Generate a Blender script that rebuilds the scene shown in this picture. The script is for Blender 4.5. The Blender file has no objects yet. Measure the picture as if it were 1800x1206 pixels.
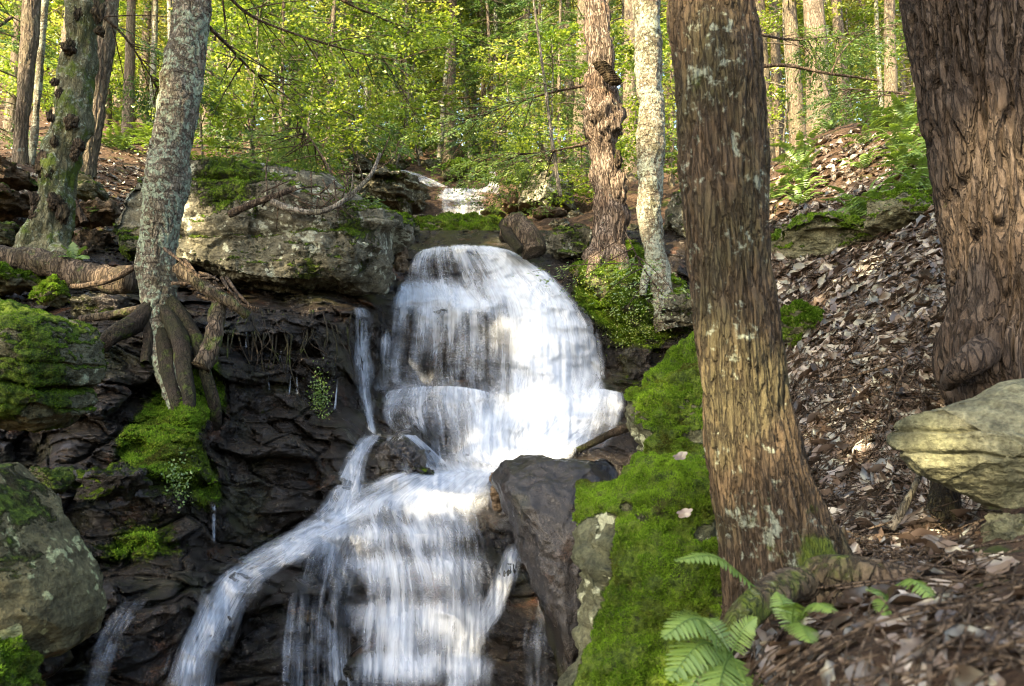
import bpy, math, random
import numpy as np
from mathutils import Vector

random.seed(11)
rng = np.random.default_rng(11)
scene = bpy.context.scene
COL = scene.collection

# ------------------------------------------------------------------ camera
FPX, CX, CY = 1400.0, 900.0, 603.0
PITCH = math.radians(6.0)
CAM = np.array([0.0, 0.0, 1.2])
cam_d = bpy.data.cameras.new('camera')
cam_d.sensor_width = 36.0
cam_d.lens = 28.0
cam_d.clip_start = 0.05
cam_d.clip_end = 600
cam_d.dof.use_dof = True
cam_d.dof.focus_distance = 6.0
cam_d.dof.aperture_fstop = 4.8
cam = bpy.data.objects.new('camera', cam_d)
cam.location = CAM
cam.rotation_euler = (math.radians(90) + PITCH, 0, 0)
COL.objects.link(cam)
scene.camera = cam

# ------------------------------------------------------------------ light
SUN = np.array([-0.52, -0.60, 0.0]); SUN /= np.linalg.norm(SUN)
SUN_EL = math.radians(36)
SUN = np.array([SUN[0] * math.cos(SUN_EL), SUN[1] * math.cos(SUN_EL), math.sin(SUN_EL)])
world = bpy.data.worlds.new('World')
scene.world = world
world.use_nodes = True
wn = world.node_tree
sky = wn.nodes.new('ShaderNodeTexSky')
sky.sky_type = 'NISHITA'
sky.sun_disc = False
sky.sun_elevation = SUN_EL
sky.sun_rotation = math.atan2(SUN[0], SUN[1])
sky.dust_density = 4.0
sky.ozone_density = 0.6
bg = wn.nodes['Background']
bg.inputs['Strength'].default_value = 0.15
wn.links.new(sky.outputs[0], bg.inputs[0])
sun_d = bpy.data.lights.new('sun', 'SUN')
sun_d.energy = 5.0
sun_d.angle = math.radians(0.55)
sun_d.color = (1.0, 0.79, 0.50)
sun_o = bpy.data.objects.new('sun', sun_d)
sun_o.rotation_euler = Vector(SUN).to_track_quat('Z', 'Y').to_euler()
sun_o.location = SUN * 40
COL.objects.link(sun_o)
vs = scene.view_settings
vs.view_transform = 'Standard'
vs.look = 'None'
vs.exposure = 2.5
vs.gamma = 1.0
vs.use_white_balance = True
vs.white_balance_temperature = 6600
vs.white_balance_tint = 8
scene.cycles.max_bounces = 7
scene.cycles.diffuse_bounces = 4
scene.cycles.glossy_bounces = 2
scene.cycles.transmission_bounces = 3
scene.cycles.transparent_max_bounces = 24
scene.cycles.caustics_reflective = False
scene.cycles.caustics_refractive = False
scene.cycles.sample_clamp_indirect = 6
scene.cycles.filter_width = 1.1

# ------------------------------------------------------------------ helpers
def P(px, py, Y):
    """point of the place seen at photo pixel (1800 x 1206) at distance Y along the ground"""
    px, py, Y = np.asarray(px, float), np.asarray(py, float), np.asarray(Y, float)
    dx = (px - CX) / FPX; dy = (CY - py) / FPX
    c, s = math.cos(PITCH), math.sin(PITCH)
    wy = c - s * dy; wz = s + c * dy
    t = Y / wy
    return np.stack(np.broadcast_arrays(CAM[0] + dx * t, Y + 0 * t, CAM[2] + wz * t), -1)

def proj(V):
    d = V - CAM
    c, s = math.cos(PITCH), math.sin(PITCH)
    f = d[..., 1] * c + d[..., 2] * s
    u = -d[..., 1] * s + d[..., 2] * c
    f = np.where(np.abs(f) < 1e-4, 1e-4, f)
    return CX + FPX * d[..., 0] / f, CY - FPX * u / f, f

_pr = np.random.default_rng(3)
PERM = _pr.permutation(256); PERM = np.concatenate([PERM] * 3)
GR = _pr.normal(size=(256, 3)); GR /= np.linalg.norm(GR, axis=1)[:, None]
def perlin(p):
    p = np.asarray(p, float)
    i = np.floor(p).astype(np.int64); f = p - i; i &= 255
    u = f * f * f * (f * (f * 6 - 15) + 10)
    out = np.zeros(p.shape[:-1])
    for a in (0, 1):
        wa = u[..., 0] if a else 1 - u[..., 0]
        for b in (0, 1):
            wb = u[..., 1] if b else 1 - u[..., 1]
            for c in (0, 1):
                wc = u[..., 2] if c else 1 - u[..., 2]
                h = PERM[PERM[PERM[i[..., 0] + a] + i[..., 1] + b] + i[..., 2] + c]
                g = GR[h]
                d = g[..., 0] * (f[..., 0] - a) + g[..., 1] * (f[..., 1] - b) + g[..., 2] * (f[..., 2] - c)
                out += wa * wb * wc * d
    return out * 1.6
def fbm(p, octv=4, gain=0.5):
    p = np.asarray(p, float); o = 0; a = 1.0; q = p
    for k in range(octv):
        o = o + a * perlin(q + 17.3 * k); a *= gain; q = q * 2.03
    return o
def blocks(p, seed=0):
    """cell blocks: a random value per cell and the distance to the cell's edge"""
    p = np.asarray(p, float); i = np.floor(p).astype(np.int64)
    d1 = np.full(p.shape[:-1], 9.0); d2 = d1.copy(); v = np.zeros(p.shape[:-1]); tl = v.copy()
    for a in (-1, 0, 1):
        for b in (-1, 0, 1):
            for c in (-1, 0, 1):
                q = i + np.array([a, b, c]); h = PERM[(PERM[(PERM[(q[..., 0] + seed) & 255] + q[..., 1]) & 255] + q[..., 2]) & 255]
                f = q + 0.5 + GR[h] * 0.45
                dv = p - f; d = np.abs(dv).max(-1) * .5 + np.linalg.norm(dv, axis=-1) * .5
                n = d < d1
                d2 = np.where(n, d1, np.minimum(d2, d)); v = np.where(n, h / 255.0, v); d1 = np.where(n, d, d1)
                tl = np.where(n, (dv * GR[(h * 7 + 3) & 255]).sum(-1), tl)
    return v, d2 - d1, tl
def sstep(a, b, x):
    t = np.clip((x - a) / (b - a), 0, 1); return t * t * (3 - 2 * t)

def unit(v): return v / (np.linalg.norm(v, axis=-1, keepdims=True) + 1e-9)
def rbf(pts, val, smooth=0.0):
    pts = np.asarray(pts, float); val = np.asarray(val, float); n = len(pts)
    K = np.linalg.norm(pts[:, None] - pts[None], axis=-1) + np.eye(n) * -smooth
    A = np.zeros((n + 3, n + 3)); A[:n, :n] = K
    A[:n, n] = 1; A[:n, n + 1:] = pts; A[n, :n] = 1; A[n + 1:, :n] = pts.T
    w = np.linalg.solve(A, np.concatenate([val, [0, 0, 0]]))
    def ev(q):
        q = np.asarray(q, float); sh = q.shape[:-1]; q = q.reshape(-1, 2); o = np.empty(len(q))
        for s in range(0, len(q), 20000):
            b = q[s:s + 20000]
            o[s:s + 20000] = np.linalg.norm(b[:, None] - pts[None], axis=-1) @ w[:n] + w[n] + b @ w[n + 1:]
        return o.reshape(sh)
    return ev

def make_mesh(name, V, F, mats, smooth=True, attrs=None, uv=None, midx=None):
    V = np.asarray(V, np.float32).reshape(-1, 3)
    Fs = F if isinstance(F, list) else [F]
    Fs = [np.asarray(f, np.int32) for f in Fs if len(f)]
    me = bpy.data.meshes.new(name)
    me.vertices.add(len(V)); me.vertices.foreach_set('co', V.ravel())
    loops = np.concatenate([f.ravel() for f in Fs])
    tot = np.concatenate([np.full(len(f), f.shape[1], np.int32) for f in Fs])
    st = np.concatenate([[0], np.cumsum(tot)[:-1]]).astype(np.int32)
    me.loops.add(len(loops)); me.loops.foreach_set('vertex_index', loops)
    me.polygons.add(len(tot)); me.polygons.foreach_set('loop_start', st)
    me.polygons.foreach_set('loop_total', tot)
    if midx is not None: me.polygons.foreach_set('material_index', np.asarray(midx, np.int32))
    me.polygons.foreach_set('use_smooth', np.full(len(tot), smooth))
    for k, a in (attrs or {}).items():
        at = me.attributes.new(k, 'FLOAT', 'POINT'); at.data.foreach_set('value', np.asarray(a, np.float32).ravel())
    if uv is not None:
        l = me.uv_layers.new(name='UVMap')
        l.data.foreach_set('uv', np.asarray(uv, np.float32).reshape(-1, 2)[loops].ravel())
    me.update(calc_edges=True)
    for m in (mats if isinstance(mats, (list, tuple)) else [mats]): me.materials.append(m)
    return me

def link(name, me, parent=None, loc=None):
    o = bpy.data.objects.new(name, me); COL.objects.link(o)
    if loc is not None: o.location = loc
    if parent is not None: o.parent = parent
    return o
def tag(o, label=None, cat=None, group=None, kind=None):
    if label: o['label'] = label
    if cat: o['category'] = cat
    if group: o['group'] = group
    if kind: o['kind'] = kind
    return o
def solid(name, V, F, mats, label=None, cat=None, group=None, kind=None, base=None, **kw):
    """one mesh that is a whole thing, its origin at its base"""
    V = np.asarray(V).reshape(-1, 3)
    if base is None: base = np.array([V[:, 0].mean(), V[:, 1].mean(), V[:, 2].min()])
    o = link(name, make_mesh(name, V - base, F, mats, **kw), loc=base)
    return tag(o, label, cat, group, kind)
def empty(name, loc, label, cat, group=None):
    o = bpy.data.objects.new(name, None); o.empty_display_size = 0.2; COL.objects.link(o); o.location = loc
    return tag(o, label, cat, group)
def part(name, parent, V, F, mats, **kw):
    b = np.array(parent.location)
    q = parent.parent
    while q is not None: b = b + np.array(q.location); q = q.parent
    return link(name, make_mesh(name, np.asarray(V).reshape(-1, 3) - b, F, mats, **kw), parent)

def gridF(nr, nc, wrap=False):
    r, c = np.meshgrid(np.arange(nr - 1), np.arange(nc if wrap else nc - 1), indexing='ij')
    c2 = (c + 1) % nc
    return np.stack([r * nc + c, r * nc + c2, (r + 1) * nc + c2, (r + 1) * nc + c], -1).reshape(-1, 4)
def vnorm(V, F):
    N = np.zeros_like(V)
    a, b, c = V[F[:, 0]], V[F[:, 1]], V[F[:, 2]]
    n = np.cross(b - a, V[F[:, -1]] - a) + np.cross(c - b, V[F[:, -1]] - b) * (F.shape[1] == 4)
    for k in range(F.shape[1]): np.add.at(N, F[:, k], n)
    return N / (np.linalg.norm(N, axis=1)[:, None] + 1e-12)
def join(parts):
    Vs, Fs, o = [], [], 0
    for V, F in parts:
        Vs.append(V); Fs.append(F + o); o += len(V)
    return np.concatenate(Vs), np.concatenate(Fs)

def catmull(pts, n):
    """n points along a smooth curve through pts (any dimension)"""
    pts = np.asarray(pts, float)
    if len(pts) == 2: 
        t = np.linspace(0, 1, n)[:, None]; return pts[0] * (1 - t) + pts[1] * t
    q = np.concatenate([[2 * pts[0] - pts[1]], pts, [2 * pts[-1] - pts[-2]]])
    t = np.linspace(0, len(pts) - 1 - 1e-9, n); i = t.astype(int); f = (t - i)[:, None]
    a, b, c, d = q[i], q[i + 1], q[i + 2], q[i + 3]
    return 0.5 * (2 * b + (c - a) * f + (2 * a - 5 * b + 4 * c - d) * f ** 2 + (3 * b - a - 3 * c + d) * f ** 3)
def tube(C, R, ns=8, disp=None, cap=False):
    """tube round the centre line C with radii R; disp(theta, arc, R) moves its skin outwards"""
    C = np.asarray(C, float); R = np.broadcast_to(np.asarray(R, float), (len(C),)).copy()
    T = np.gradient(C, axis=0); T /= np.linalg.norm(T, axis=1)[:, None] + 1e-9
    ref = np.array([1.0, 0, 0]) if abs(T[:, 0]).mean() < 0.8 else np.array([0, 1.0, 0])
    U = ref - (T @ ref)[:, None] * T; U /= np.linalg.norm(U, axis=1)[:, None] + 1e-9
    W = np.cross(T, U)
    th = np.linspace(0, 2 * np.pi, ns, endpoint=False)
    arc = np.concatenate([[0], np.cumsum(np.linalg.norm(np.diff(C, axis=0), axis=1))])
    RR = np.repeat(R[:, None], ns, 1)
    if disp is not None: RR = RR + disp(th[None, :] + 0 * RR, arc[:, None] + 0 * RR, RR)
    if cap: RR[0] *= 0.05; RR[-1] *= 0.05
    V = C[:, None] + RR[..., None] * (np.cos(th)[None, :, None] * U[:, None] + np.sin(th)[None, :, None] * W[:, None])
    return V.reshape(-1, 3), gridF(len(C), ns, True)

# ------------------------------------------------------------------ node helpers
class Nt:
    def __init__(s, name):
        s.m = bpy.data.materials.new(name); s.m.use_nodes = True
        s.t = s.m.node_tree; s.t.nodes.clear()
        s.out = s.n('ShaderNodeOutputMaterial')
    def n(s, typ, **kw):
        k = s.t.nodes.new(typ)
        for a, v in kw.items(): setattr(k, a, v)
        return k
    def l(s, a, b): s.t.links.new(a, b)
    def put(s, sock, v):
        if v is None: return
        if isinstance(v, bpy.types.NodeSocket): s.l(v, sock)
        elif isinstance(v, (tuple, list)) and len(v) == 3 and sock.type == 'RGBA': sock.default_value = (*v, 1)
        else: sock.default_value = v
    def pos(s, scale=(1, 1, 1), off=(0, 0, 0), src=None):
        if src is None:
            g = s.n('ShaderNodeNewGeometry'); src = g.outputs['Position']
        mp = s.n('ShaderNodeMapping'); s.l(src, mp.inputs[0])
        mp.inputs['Scale'].default_value = scale; mp.inputs['Location'].default_value = off
        return mp.outputs[0]
    def noise(s, vec, scale, detail=4, rough=0.55, dist=0.0, out='Fac'):
        k = s.n('ShaderNodeTexNoise'); s.l(vec, k.inputs['Vector'])
        k.inputs['Scale'].default_value = scale; k.inputs['Detail'].default_value = detail
        k.inputs['Roughness'].default_value = rough; k.inputs['Distortion'].default_value = dist
        return k.outputs[out]
    def voro(s, vec, scale, feature='F1', out='Distance', rnd=1.0):
        k = s.n('ShaderNodeTexVoronoi', feature=feature); s.l(vec, k.inputs['Vector'])
        k.inputs['Scale'].default_value = scale; k.inputs['Randomness'].default_value = rnd
        return k.outputs[out]
    def math(s, op, a, b=None, c=None, clamp=False):
        k = s.n('ShaderNodeMath', operation=op, use_clamp=clamp)
        for i, v in enumerate((a, b, c)): s.put(k.inputs[i], v)
        return k.outputs[0]
    def ss(s, x, a, b, lo=0.0, hi=1.0):
        k = s.n('ShaderNodeMapRange', interpolation_type='SMOOTHSTEP')
        s.put(k.inputs[0], x); k.inputs[1].default_value = a; k.inputs[2].default_value = b
        k.inputs[3].default_value = lo; k.inputs[4].default_value = hi
        return k.outputs[0]
    def mix(s, f, a, b, mode='MIX'):
        k = s.n('ShaderNodeMix', data_type='RGBA', blend_type=mode)
        s.put(k.inputs[0], f); s.put(k.inputs[6], a); s.put(k.inputs[7], b)
        return k.outputs[2]
    def ramp(s, f, stops):
        k = s.n('ShaderNodeValToRGB'); s.put(k.inputs[0], f); e = k.color_ramp.elements
        while len(e) < len(stops): e.new(0.5)
        for i, (p, c) in enumerate(stops): e[i].position = p; e[i].color = (*c, 1)
        return k.outputs[0]
    def attr(s, name):
        return s.n('ShaderNodeAttribute', attribute_name=name).outputs['Fac']
    def bump(s, h, strength, dist, normal=None):
        k = s.n('ShaderNodeBump'); s.put(k.inputs['Height'], h)
        k.inputs['Strength'].default_value = strength; k.inputs['Distance'].default_value = dist
        if normal is not None: s.l(normal, k.inputs['Normal'])
        return k.outputs[0]
    def princ(s, col, rough=0.8, normal=None, spec=0.3, coat=None):
        k = s.n('ShaderNodeBsdfPrincipled')
        s.put(k.inputs['Base Color'], col); s.put(k.inputs['Roughness'], rough)
        s.put(k.inputs['Specular IOR Level'], spec)
        if coat is not None: s.put(k.inputs['Coat Weight'], coat); k.inputs['Coat Roughness'].default_value = 0.12
        if normal is not None: s.l(normal, k.inputs['Normal'])
        return k.outputs[0]
    def done(s, sh):
        s.l(sh, s.out.inputs[0]); return s.m

MOSS_D, MOSS_L = (0.020, 0.042, 0.005), (0.15, 0.22, 0.022)
def rock_mat(name, c1, c2, c3, lichen=0.0, lcol=(0.42, 0.48, 0.33), wet=0.0, rust=0.0, lscale=4.5, strata=1.0, mossl=MOSS_L):
    t = Nt(name); p = t.pos()
    n1 = t.noise(p, 2.3, 7, 0.6, 0.4); n2 = t.noise(p, 14, 8, 0.65); n3 = t.noise(p, 70, 4, 0.6)
    ps = t.pos((1.2, 1.2, 9)); st = t.noise(ps, 2.5, 7, 0.65, 0.3)
    col = t.mix(t.ss(n1, 0.35, 0.65), c1, c2)
    col = t.mix(t.math('MULTIPLY', t.ss(st, 0.45, 0.7), 0.75 * min(1, .3 + strata * .7)), col, c3)
    col = t.mix(1.0, col, t.ramp(n2, [(0.28, (0.32, 0.32, 0.32)), (0.52, (1, 1, 1)), (0.74, (1.7, 1.7, 1.65))]), 'MULTIPLY')
    col = t.mix(1.0, col, t.ramp(n3, [(0.3, (0.6, 0.6, 0.6)), (0.7, (1.4, 1.4, 1.4))]), 'MULTIPLY')
    if rust:
        r = t.ss(t.noise(p, 3.7, 6, 0.6, 0.6), 0.58, 0.72)
        col = t.mix(t.math('MULTIPLY', r, rust), col, (0.11, 0.045, 0.018))
    if lichen:
        a = t.noise(p, lscale, 9, 0.62, 0.8); b = t.voro(t.pos((1, 1, 1), (3, 1, 0)), lscale * 5)
        k = t.math('ADD', a, t.math('MULTIPLY', t.math('SUBTRACT', 0.4, b), 0.20))
        k = t.math('ADD', k, t.math('MULTIPLY', t.math('SUBTRACT', n2, 0.5), 0.35))
        lk = t.ss(k, 0.70 - lichen * 0.2, 0.745 - lichen * 0.2)
        lc = t.mix(t.ss(n3, 0.35, 0.65), lcol, tuple(x * 0.62 for x in lcol))
        col = t.mix(t.math('MULTIPLY', lk, 0.9), col, lc)
    mo = t.attr('moss')
    mk = t.ss(t.math('ADD', mo, t.math('MULTIPLY', t.math('SUBTRACT', t.noise(p, 28, 5, 0.65), 0.5), 1.1)), 0.38, 0.62)
    mt = t.noise(p, 55, 5, 0.7); ml = t.noise(p, 6, 4, 0.6)
    mc = t.mix(t.ss(t.math('ADD', t.math('MULTIPLY', mt, 0.6), t.math('MULTIPLY', ml, 0.4)), 0.36, 0.66), MOSS_D, mossl)
    mc = t.mix(t.ss(t.noise(p, 9, 3), 0.60, 0.74), mc, (0.05, 0.045, 0.015))
    col = t.mix(mk, col, mc)
    h = t.math('ADD', t.math('MULTIPLY', n2, 0.6), t.math('MULTIPLY', st, 0.7 * strata))
    h = t.math('ADD', h, t.math('MULTIPLY', n3, 0.16))
    nb = t.bump(h, 0.3 if wet >= 1 else 0.9, 0.09)
    mh = t.math('ADD', t.noise(p, 90, 4, 0.7), t.math('MULTIPLY', t.noise(p, 22, 3), 1.2))
    nb = t.bump(t.math('MULTIPLY', mh, mk), 1.0, 0.03, nb)
    if wet:
        rg = t.ss(t.noise(p, 5, 5, 0.6), 0.3, 0.75, 0.16, 0.22 + 0.5 * (1.15 - wet))
        gr = t.noise(p, 150, 5, 0.75); nb = t.bump(t.math('ADD', gr, t.math('MULTIPLY', t.noise(p, 55, 3), .6)), 0.55 if wet >= 1 else 0.9, 0.012, nb)
        col = t.mix(1.0, col, t.ramp(gr, [(0.34, (0.45, 0.45, 0.45)), (0.5, (1, 1, 1)), (0.66, (2.4, 2.2, 2.0))]), 'MULTIPLY')
        col = t.mix(t.math('MULTIPLY', t.ss(t.noise(p, 2.1, 5, .6), .5, .66), .7), col, (0.030, 0.032, 0.010))
        rg = t.math('MAXIMUM', rg, t.math('MULTIPLY', mk, 0.85))
        return t.done(t.princ(col, rg, nb, t.math('MULTIPLY', t.math('SUBTRACT', 1.0, t.math('MULTIPLY', mk, 0.9)), 0.42 if wet >= 1 else 0.42), coat=t.math('MULTIPLY', t.math('SUBTRACT', 1.0, mk), 0.12 if wet >= 1 else 0.05)))
    return t.done(t.princ(col, 0.88, nb, 0.22))

M = {}
M['sandstone'] = rock_mat('sandstone', (0.075, 0.074, 0.05), (0.145, 0.138, 0.098), (0.05, 0.044, 0.03), 0.80, (0.40, 0.43, 0.33), strata=0.35)
M['mossrock'] = rock_mat('moss rock', (0.10, 0.10, 0.055), (0.17, 0.165, 0.10), (0.06, 0.06, 0.035), 0.35, (0.36, 0.40, 0.25))
M['lichenrock'] = rock_mat('lichen rock', (0.075, 0.07, 0.035), (0.13, 0.118, 0.06), (0.05, 0.045, 0.022), 0.80, (0.40, 0.43, 0.22), lscale=5.5, strata=0.4)
M['olive'] = rock_mat('olive stone', (0.085, 0.09, 0.05), (0.165, 0.165, 0.105), (0.06, 0.062, 0.038), 0.0, strata=0.5)
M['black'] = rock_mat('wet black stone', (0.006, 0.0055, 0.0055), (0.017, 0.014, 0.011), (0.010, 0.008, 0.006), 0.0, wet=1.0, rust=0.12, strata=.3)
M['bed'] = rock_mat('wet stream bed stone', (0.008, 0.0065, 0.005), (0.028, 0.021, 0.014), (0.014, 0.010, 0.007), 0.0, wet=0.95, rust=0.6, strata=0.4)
M['heromoss'] = rock_mat('green mossy stone', (0.05, 0.055, 0.03), (0.11, 0.112, 0.065), (0.03, 0.034, 0.018), 0.74, (0.42, 0.45, 0.30), strata=0.5)
M['brownrock'] = rock_mat('brown sandstone', (0.11, 0.075, 0.045), (0.20, 0.15, 0.095), (0.05, 0.035, 0.02), 0.25, rust=0.3)

def moss_blade_mat():
    t = Nt('moss blades'); p = t.pos(); a = t.attr('tone')
    c = t.mix(a, (0.026, 0.062, 0.006), (0.145, 0.25, 0.022))
    c = t.mix(t.ss(t.noise(p, 4, 6, .7), 0.50, 0.66), c, (0.058, 0.062, 0.014))
    d = t.n('ShaderNodeBsdfDiffuse'); t.put(d.inputs[0], c)
    tr = t.n('ShaderNodeBsdfTranslucent'); t.put(tr.inputs[0], c)
    mx = t.n('ShaderNodeMixShader'); mx.inputs[0].default_value = 0.3; t.l(d.outputs[0], mx.inputs[1]); t.l(tr.outputs[0], mx.inputs[2])
    return t.done(mx.outputs[0])
M['blade'] = moss_blade_mat()

def leaf_mat(name, stops, trans=0.45, tcol=(1.3, 1.25, 0.6), spec=0.25):
    t = Nt(name); a = t.attr('tone')
    c = t.ramp(a, stops)
    d = t.n('ShaderNodeBsdfDiffuse'); t.put(d.inputs[0], c)
    tc = t.mix(1.0, c, tcol, 'MULTIPLY')
    tr = t.n('ShaderNodeBsdfTranslucent'); t.put(tr.inputs[0], tc)
    mx = t.n('ShaderNodeMixShader'); mx.inputs[0].default_value = trans; t.l(d.outputs[0], mx.inputs[1]); t.l(tr.outputs[0], mx.inputs[2])
    gl = t.n('ShaderNodeBsdfGlossy'); gl.inputs['Roughness'].default_value = 0.4; gl.inputs[0].default_value = (0.9, 1, 0.9, 1)
    m2 = t.n('ShaderNodeMixShader'); m2.inputs[0].default_value = 0.05 * spec * 4; t.l(mx.outputs[0], m2.inputs[1]); t.l(gl.outputs[0], m2.inputs[2])
    return t.done(m2.outputs[0])
M['hemlock'] = leaf_mat('hemlock needles', [(0.0, (0.03, 0.075, 0.032)), (0.5, (0.09, 0.17, 0.058)), (1.0, (0.21, 0.28, 0.085))])
M['beech'] = leaf_mat('bright broad leaves', [(0.0, (0.07, 0.135, 0.016)), (0.5, (0.18, 0.265, 0.035)), (1.0, (0.36, 0.40, 0.11))], 0.5)  # lightest tone carries the yellow-white of sunlit leaves
M['gold'] = leaf_mat('yellow green leaves painted sunlit', [(0.0, (0.10, 0.15, 0.03)), (0.5, (0.27, 0.29, 0.075)), (1.0, (0.48, 0.45, 0.21))], 0.5)  # sunlight put into the leaf colour: tones raised and paled
M['fern'] = leaf_mat('fern green', [(0.0, (0.045, 0.098, 0.020)), (0.5, (0.095, 0.165, 0.030)), (1.0, (0.18, 0.26, 0.05))], 0.35)
M['litter'] = leaf_mat('dead leaves', [(0.0, (0.020, 0.013, 0.009)), (0.35, (0.058, 0.037, 0.025)), (0.62, (0.115, 0.080, 0.059)), (0.85, (0.21, 0.165, 0.13)), (1.0, (0.42, 0.38, 0.32))], 0.15, (1.2, 0.9, 0.6), 0.4)

def bark_mat(name, c1, c2, c3, lichen=0.0, moss=0.0, birch=False, vs=(14, 14, 3.2), lcol=(0.33, 0.38, 0.30), crk=0.75):
    t = Nt(name); p = t.pos(); pv = t.pos(vs)
    wob = t.n('ShaderNodeTexNoise'); t.l(pv, wob.inputs['Vector']); wob.inputs['Scale'].default_value = 1.6; wob.inputs['Detail'].default_value = 4
    ad = t.n('ShaderNodeVectorMath', operation='MULTIPLY_ADD'); t.l(wob.outputs['Color'], ad.inputs[0]); ad.inputs[1].default_value = (1.1, 1.1, 1.1); t.l(pv, ad.inputs[2])
    cr = t.voro(ad.outputs[0], 2.3, 'DISTANCE_TO_EDGE'); crack = t.ss(cr, 0.0, 0.16)
    f = t.noise(pv, 1.0, 8, 0.65, 0.5); f2 = t.noise(pv, 5.0, 7, 0.7); n = t.noise(p, 4, 5); fine = t.noise(p, 110, 4, 0.65)
    col = t.mix(t.ss(f, 0.35, 0.66), c1, c2)
    col = t.mix(t.math('MULTIPLY', t.ss(n, 0.42, 0.66), 0.8), col, c3)
    col = t.mix(1.0, col, t.ramp(f2, [(0.25, (0.52, 0.52, 0.52)), (0.5, (1, 1, 1)), (0.75, (1.4, 1.37, 1.33))]), 'MULTIPLY')
    col = t.mix(t.math('MULTIPLY', t.math('SUBTRACT', 1.0, crack), crk), col, tuple(x * 0.35 for x in c1))
    if birch:
        pb = t.pos((7, 7, 60)); b = t.noise(pb, 1.0, 7, 0.7, 0.4)
        col = t.mix(t.math('MULTIPLY', t.ss(b, 0.50, 0.62), 0.9), col, (0.045, 0.035, 0.025))
    if lichen:
        a = t.math('ADD', t.math('MULTIPLY', t.noise(p, 30, 6, 0.65, 0.4), 0.6), t.math('MULTIPLY', t.noise(p, 5, 4), 0.4))
        col = t.mix(t.math('MULTIPLY', t.ss(a, 0.63 - 0.2 * lichen, 0.69 - 0.18 * lichen), 0.7), col, lcol)
    if moss:
        mk = t.ss(t.math('ADD', t.noise(p, 5, 7, 0.65), t.math('MULTIPLY', t.attr('moss'), 0.5)), 0.72 - 0.25 * moss, 0.86 - 0.25 * moss)
        col = t.mix(mk, col, t.mix(t.noise(p, 40, 4), (0.02, 0.035, 0.006), (0.11, 0.15, 0.02)))
    h = t.math('ADD', t.math('ADD', t.math('MULTIPLY', f, 0.6), t.math('MULTIPLY', crack, crk)), t.math('ADD', t.math('MULTIPLY', f2, 0.6), t.math('MULTIPLY', fine, 0.25)))
    return t.done(t.princ(col, 0.9, t.bump(h, 1.0, 0.022), 0.2))
M['hembark'] = bark_mat('furrowed hemlock bark', (0.046, 0.033, 0.020), (0.105, 0.076, 0.047), (0.070, 0.064, 0.032), 0.36, 0.36, vs=(26, 26, 3.0), crk=.7)
M['darkbark'] = bark_mat('dark ridged bark', (0.036, 0.026, 0.019), (0.098, 0.078, 0.061), (0.058, 0.042, 0.030), 0.0, 0.12, vs=(13, 13, 2.4), crk=0.7)
M['birchbark'] = bark_mat('scaly birch bark', (0.13, 0.112, 0.08), (0.25, 0.22, 0.165), (0.095, 0.085, 0.05), 0.74, 0.4, True, (18, 18, 9), (0.32, 0.40, 0.28), crk=.6)
M['mossbark'] = bark_mat('mossy lichened bark', (0.085, 0.082, 0.045), (0.16, 0.16, 0.10), (0.062, 0.072, 0.022), 0.56, 0.95, False, (14, 14, 8), crk=.4)
M['deadwood'] = bark_mat('weathered torn bark', (0.10, 0.072, 0.05), (0.34, 0.275, 0.215), (0.15, 0.10, 0.068), 0.2, 0.1, False, (24, 24, 3.0), crk=.9)
M['paleBark'] = bark_mat('pale birch bark', (0.135, 0.12, 0.082), (0.25, 0.222, 0.165), (0.085, 0.085, 0.045), 0.78, 0.3, True, (12, 12, 7), crk=.45)
M['farbark'] = bark_mat('brown wood bark', (0.10, 0.078, 0.055), (0.21, 0.172, 0.125), (0.14, 0.125, 0.08), 0.25, 0.12, crk=.5)
M['greybark'] = bark_mat('grey smooth bark', (0.17, 0.15, 0.12), (0.27, 0.24, 0.19), (0.14, 0.13, 0.085), 0.35, 0.1)
M['twig'] = bark_mat('dry twigs', (0.06, 0.042, 0.028), (0.15, 0.115, 0.08), (0.09, 0.065, 0.042))
M['root'] = bark_mat('damp dark roots', (0.016, 0.012, 0.008), (0.042, 0.031, 0.021), (0.026, 0.028, 0.010), 0.0, 0.7, vs=(16, 16, 7), crk=.4)
M['burl'] = bark_mat('dark bark burls', (0.035, 0.025, 0.016), (0.085, 0.065, 0.042), (0.05, 0.045, 0.018))
M['log'] = bark_mat('rotting mossy log', (0.06, 0.045, 0.03), (0.15, 0.115, 0.08), (0.05, 0.045, 0.02), 0.2, 0.75)

def ground_mat():
    t = Nt('forest floor'); p = t.pos()
    n = t.noise(p, 3, 8, 0.65); n2 = t.noise(p, 26, 8, 0.7); v = t.voro(p, 30, out='Color')
    k = t.n('ShaderNodeSeparateColor'); t.l(v, k.inputs[0])
    c = t.mix(t.ss(n2, 0.3, 0.7), (0.030, 0.020, 0.014), (0.095, 0.062, 0.040))
    c = t.mix(t.math('MULTIPLY', t.ss(k.outputs[0], 0.55, 0.9), 0.3), c, (0.15, 0.10, 0.065))
    c = t.mix(t.math('MULTIPLY', t.ss(n, 0.56, 0.68), 0.85), c, t.mix(n2, (0.03, 0.045, 0.010), (0.09, 0.13, 0.02)))
    h = t.math('ADD', n2, t.math('MULTIPLY', k.outputs[1], 0.5))
    return t.done(t.princ(c, 0.92, t.bump(h, 1.0, 0.05), 0.15))
M['ground'] = ground_mat()

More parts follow.
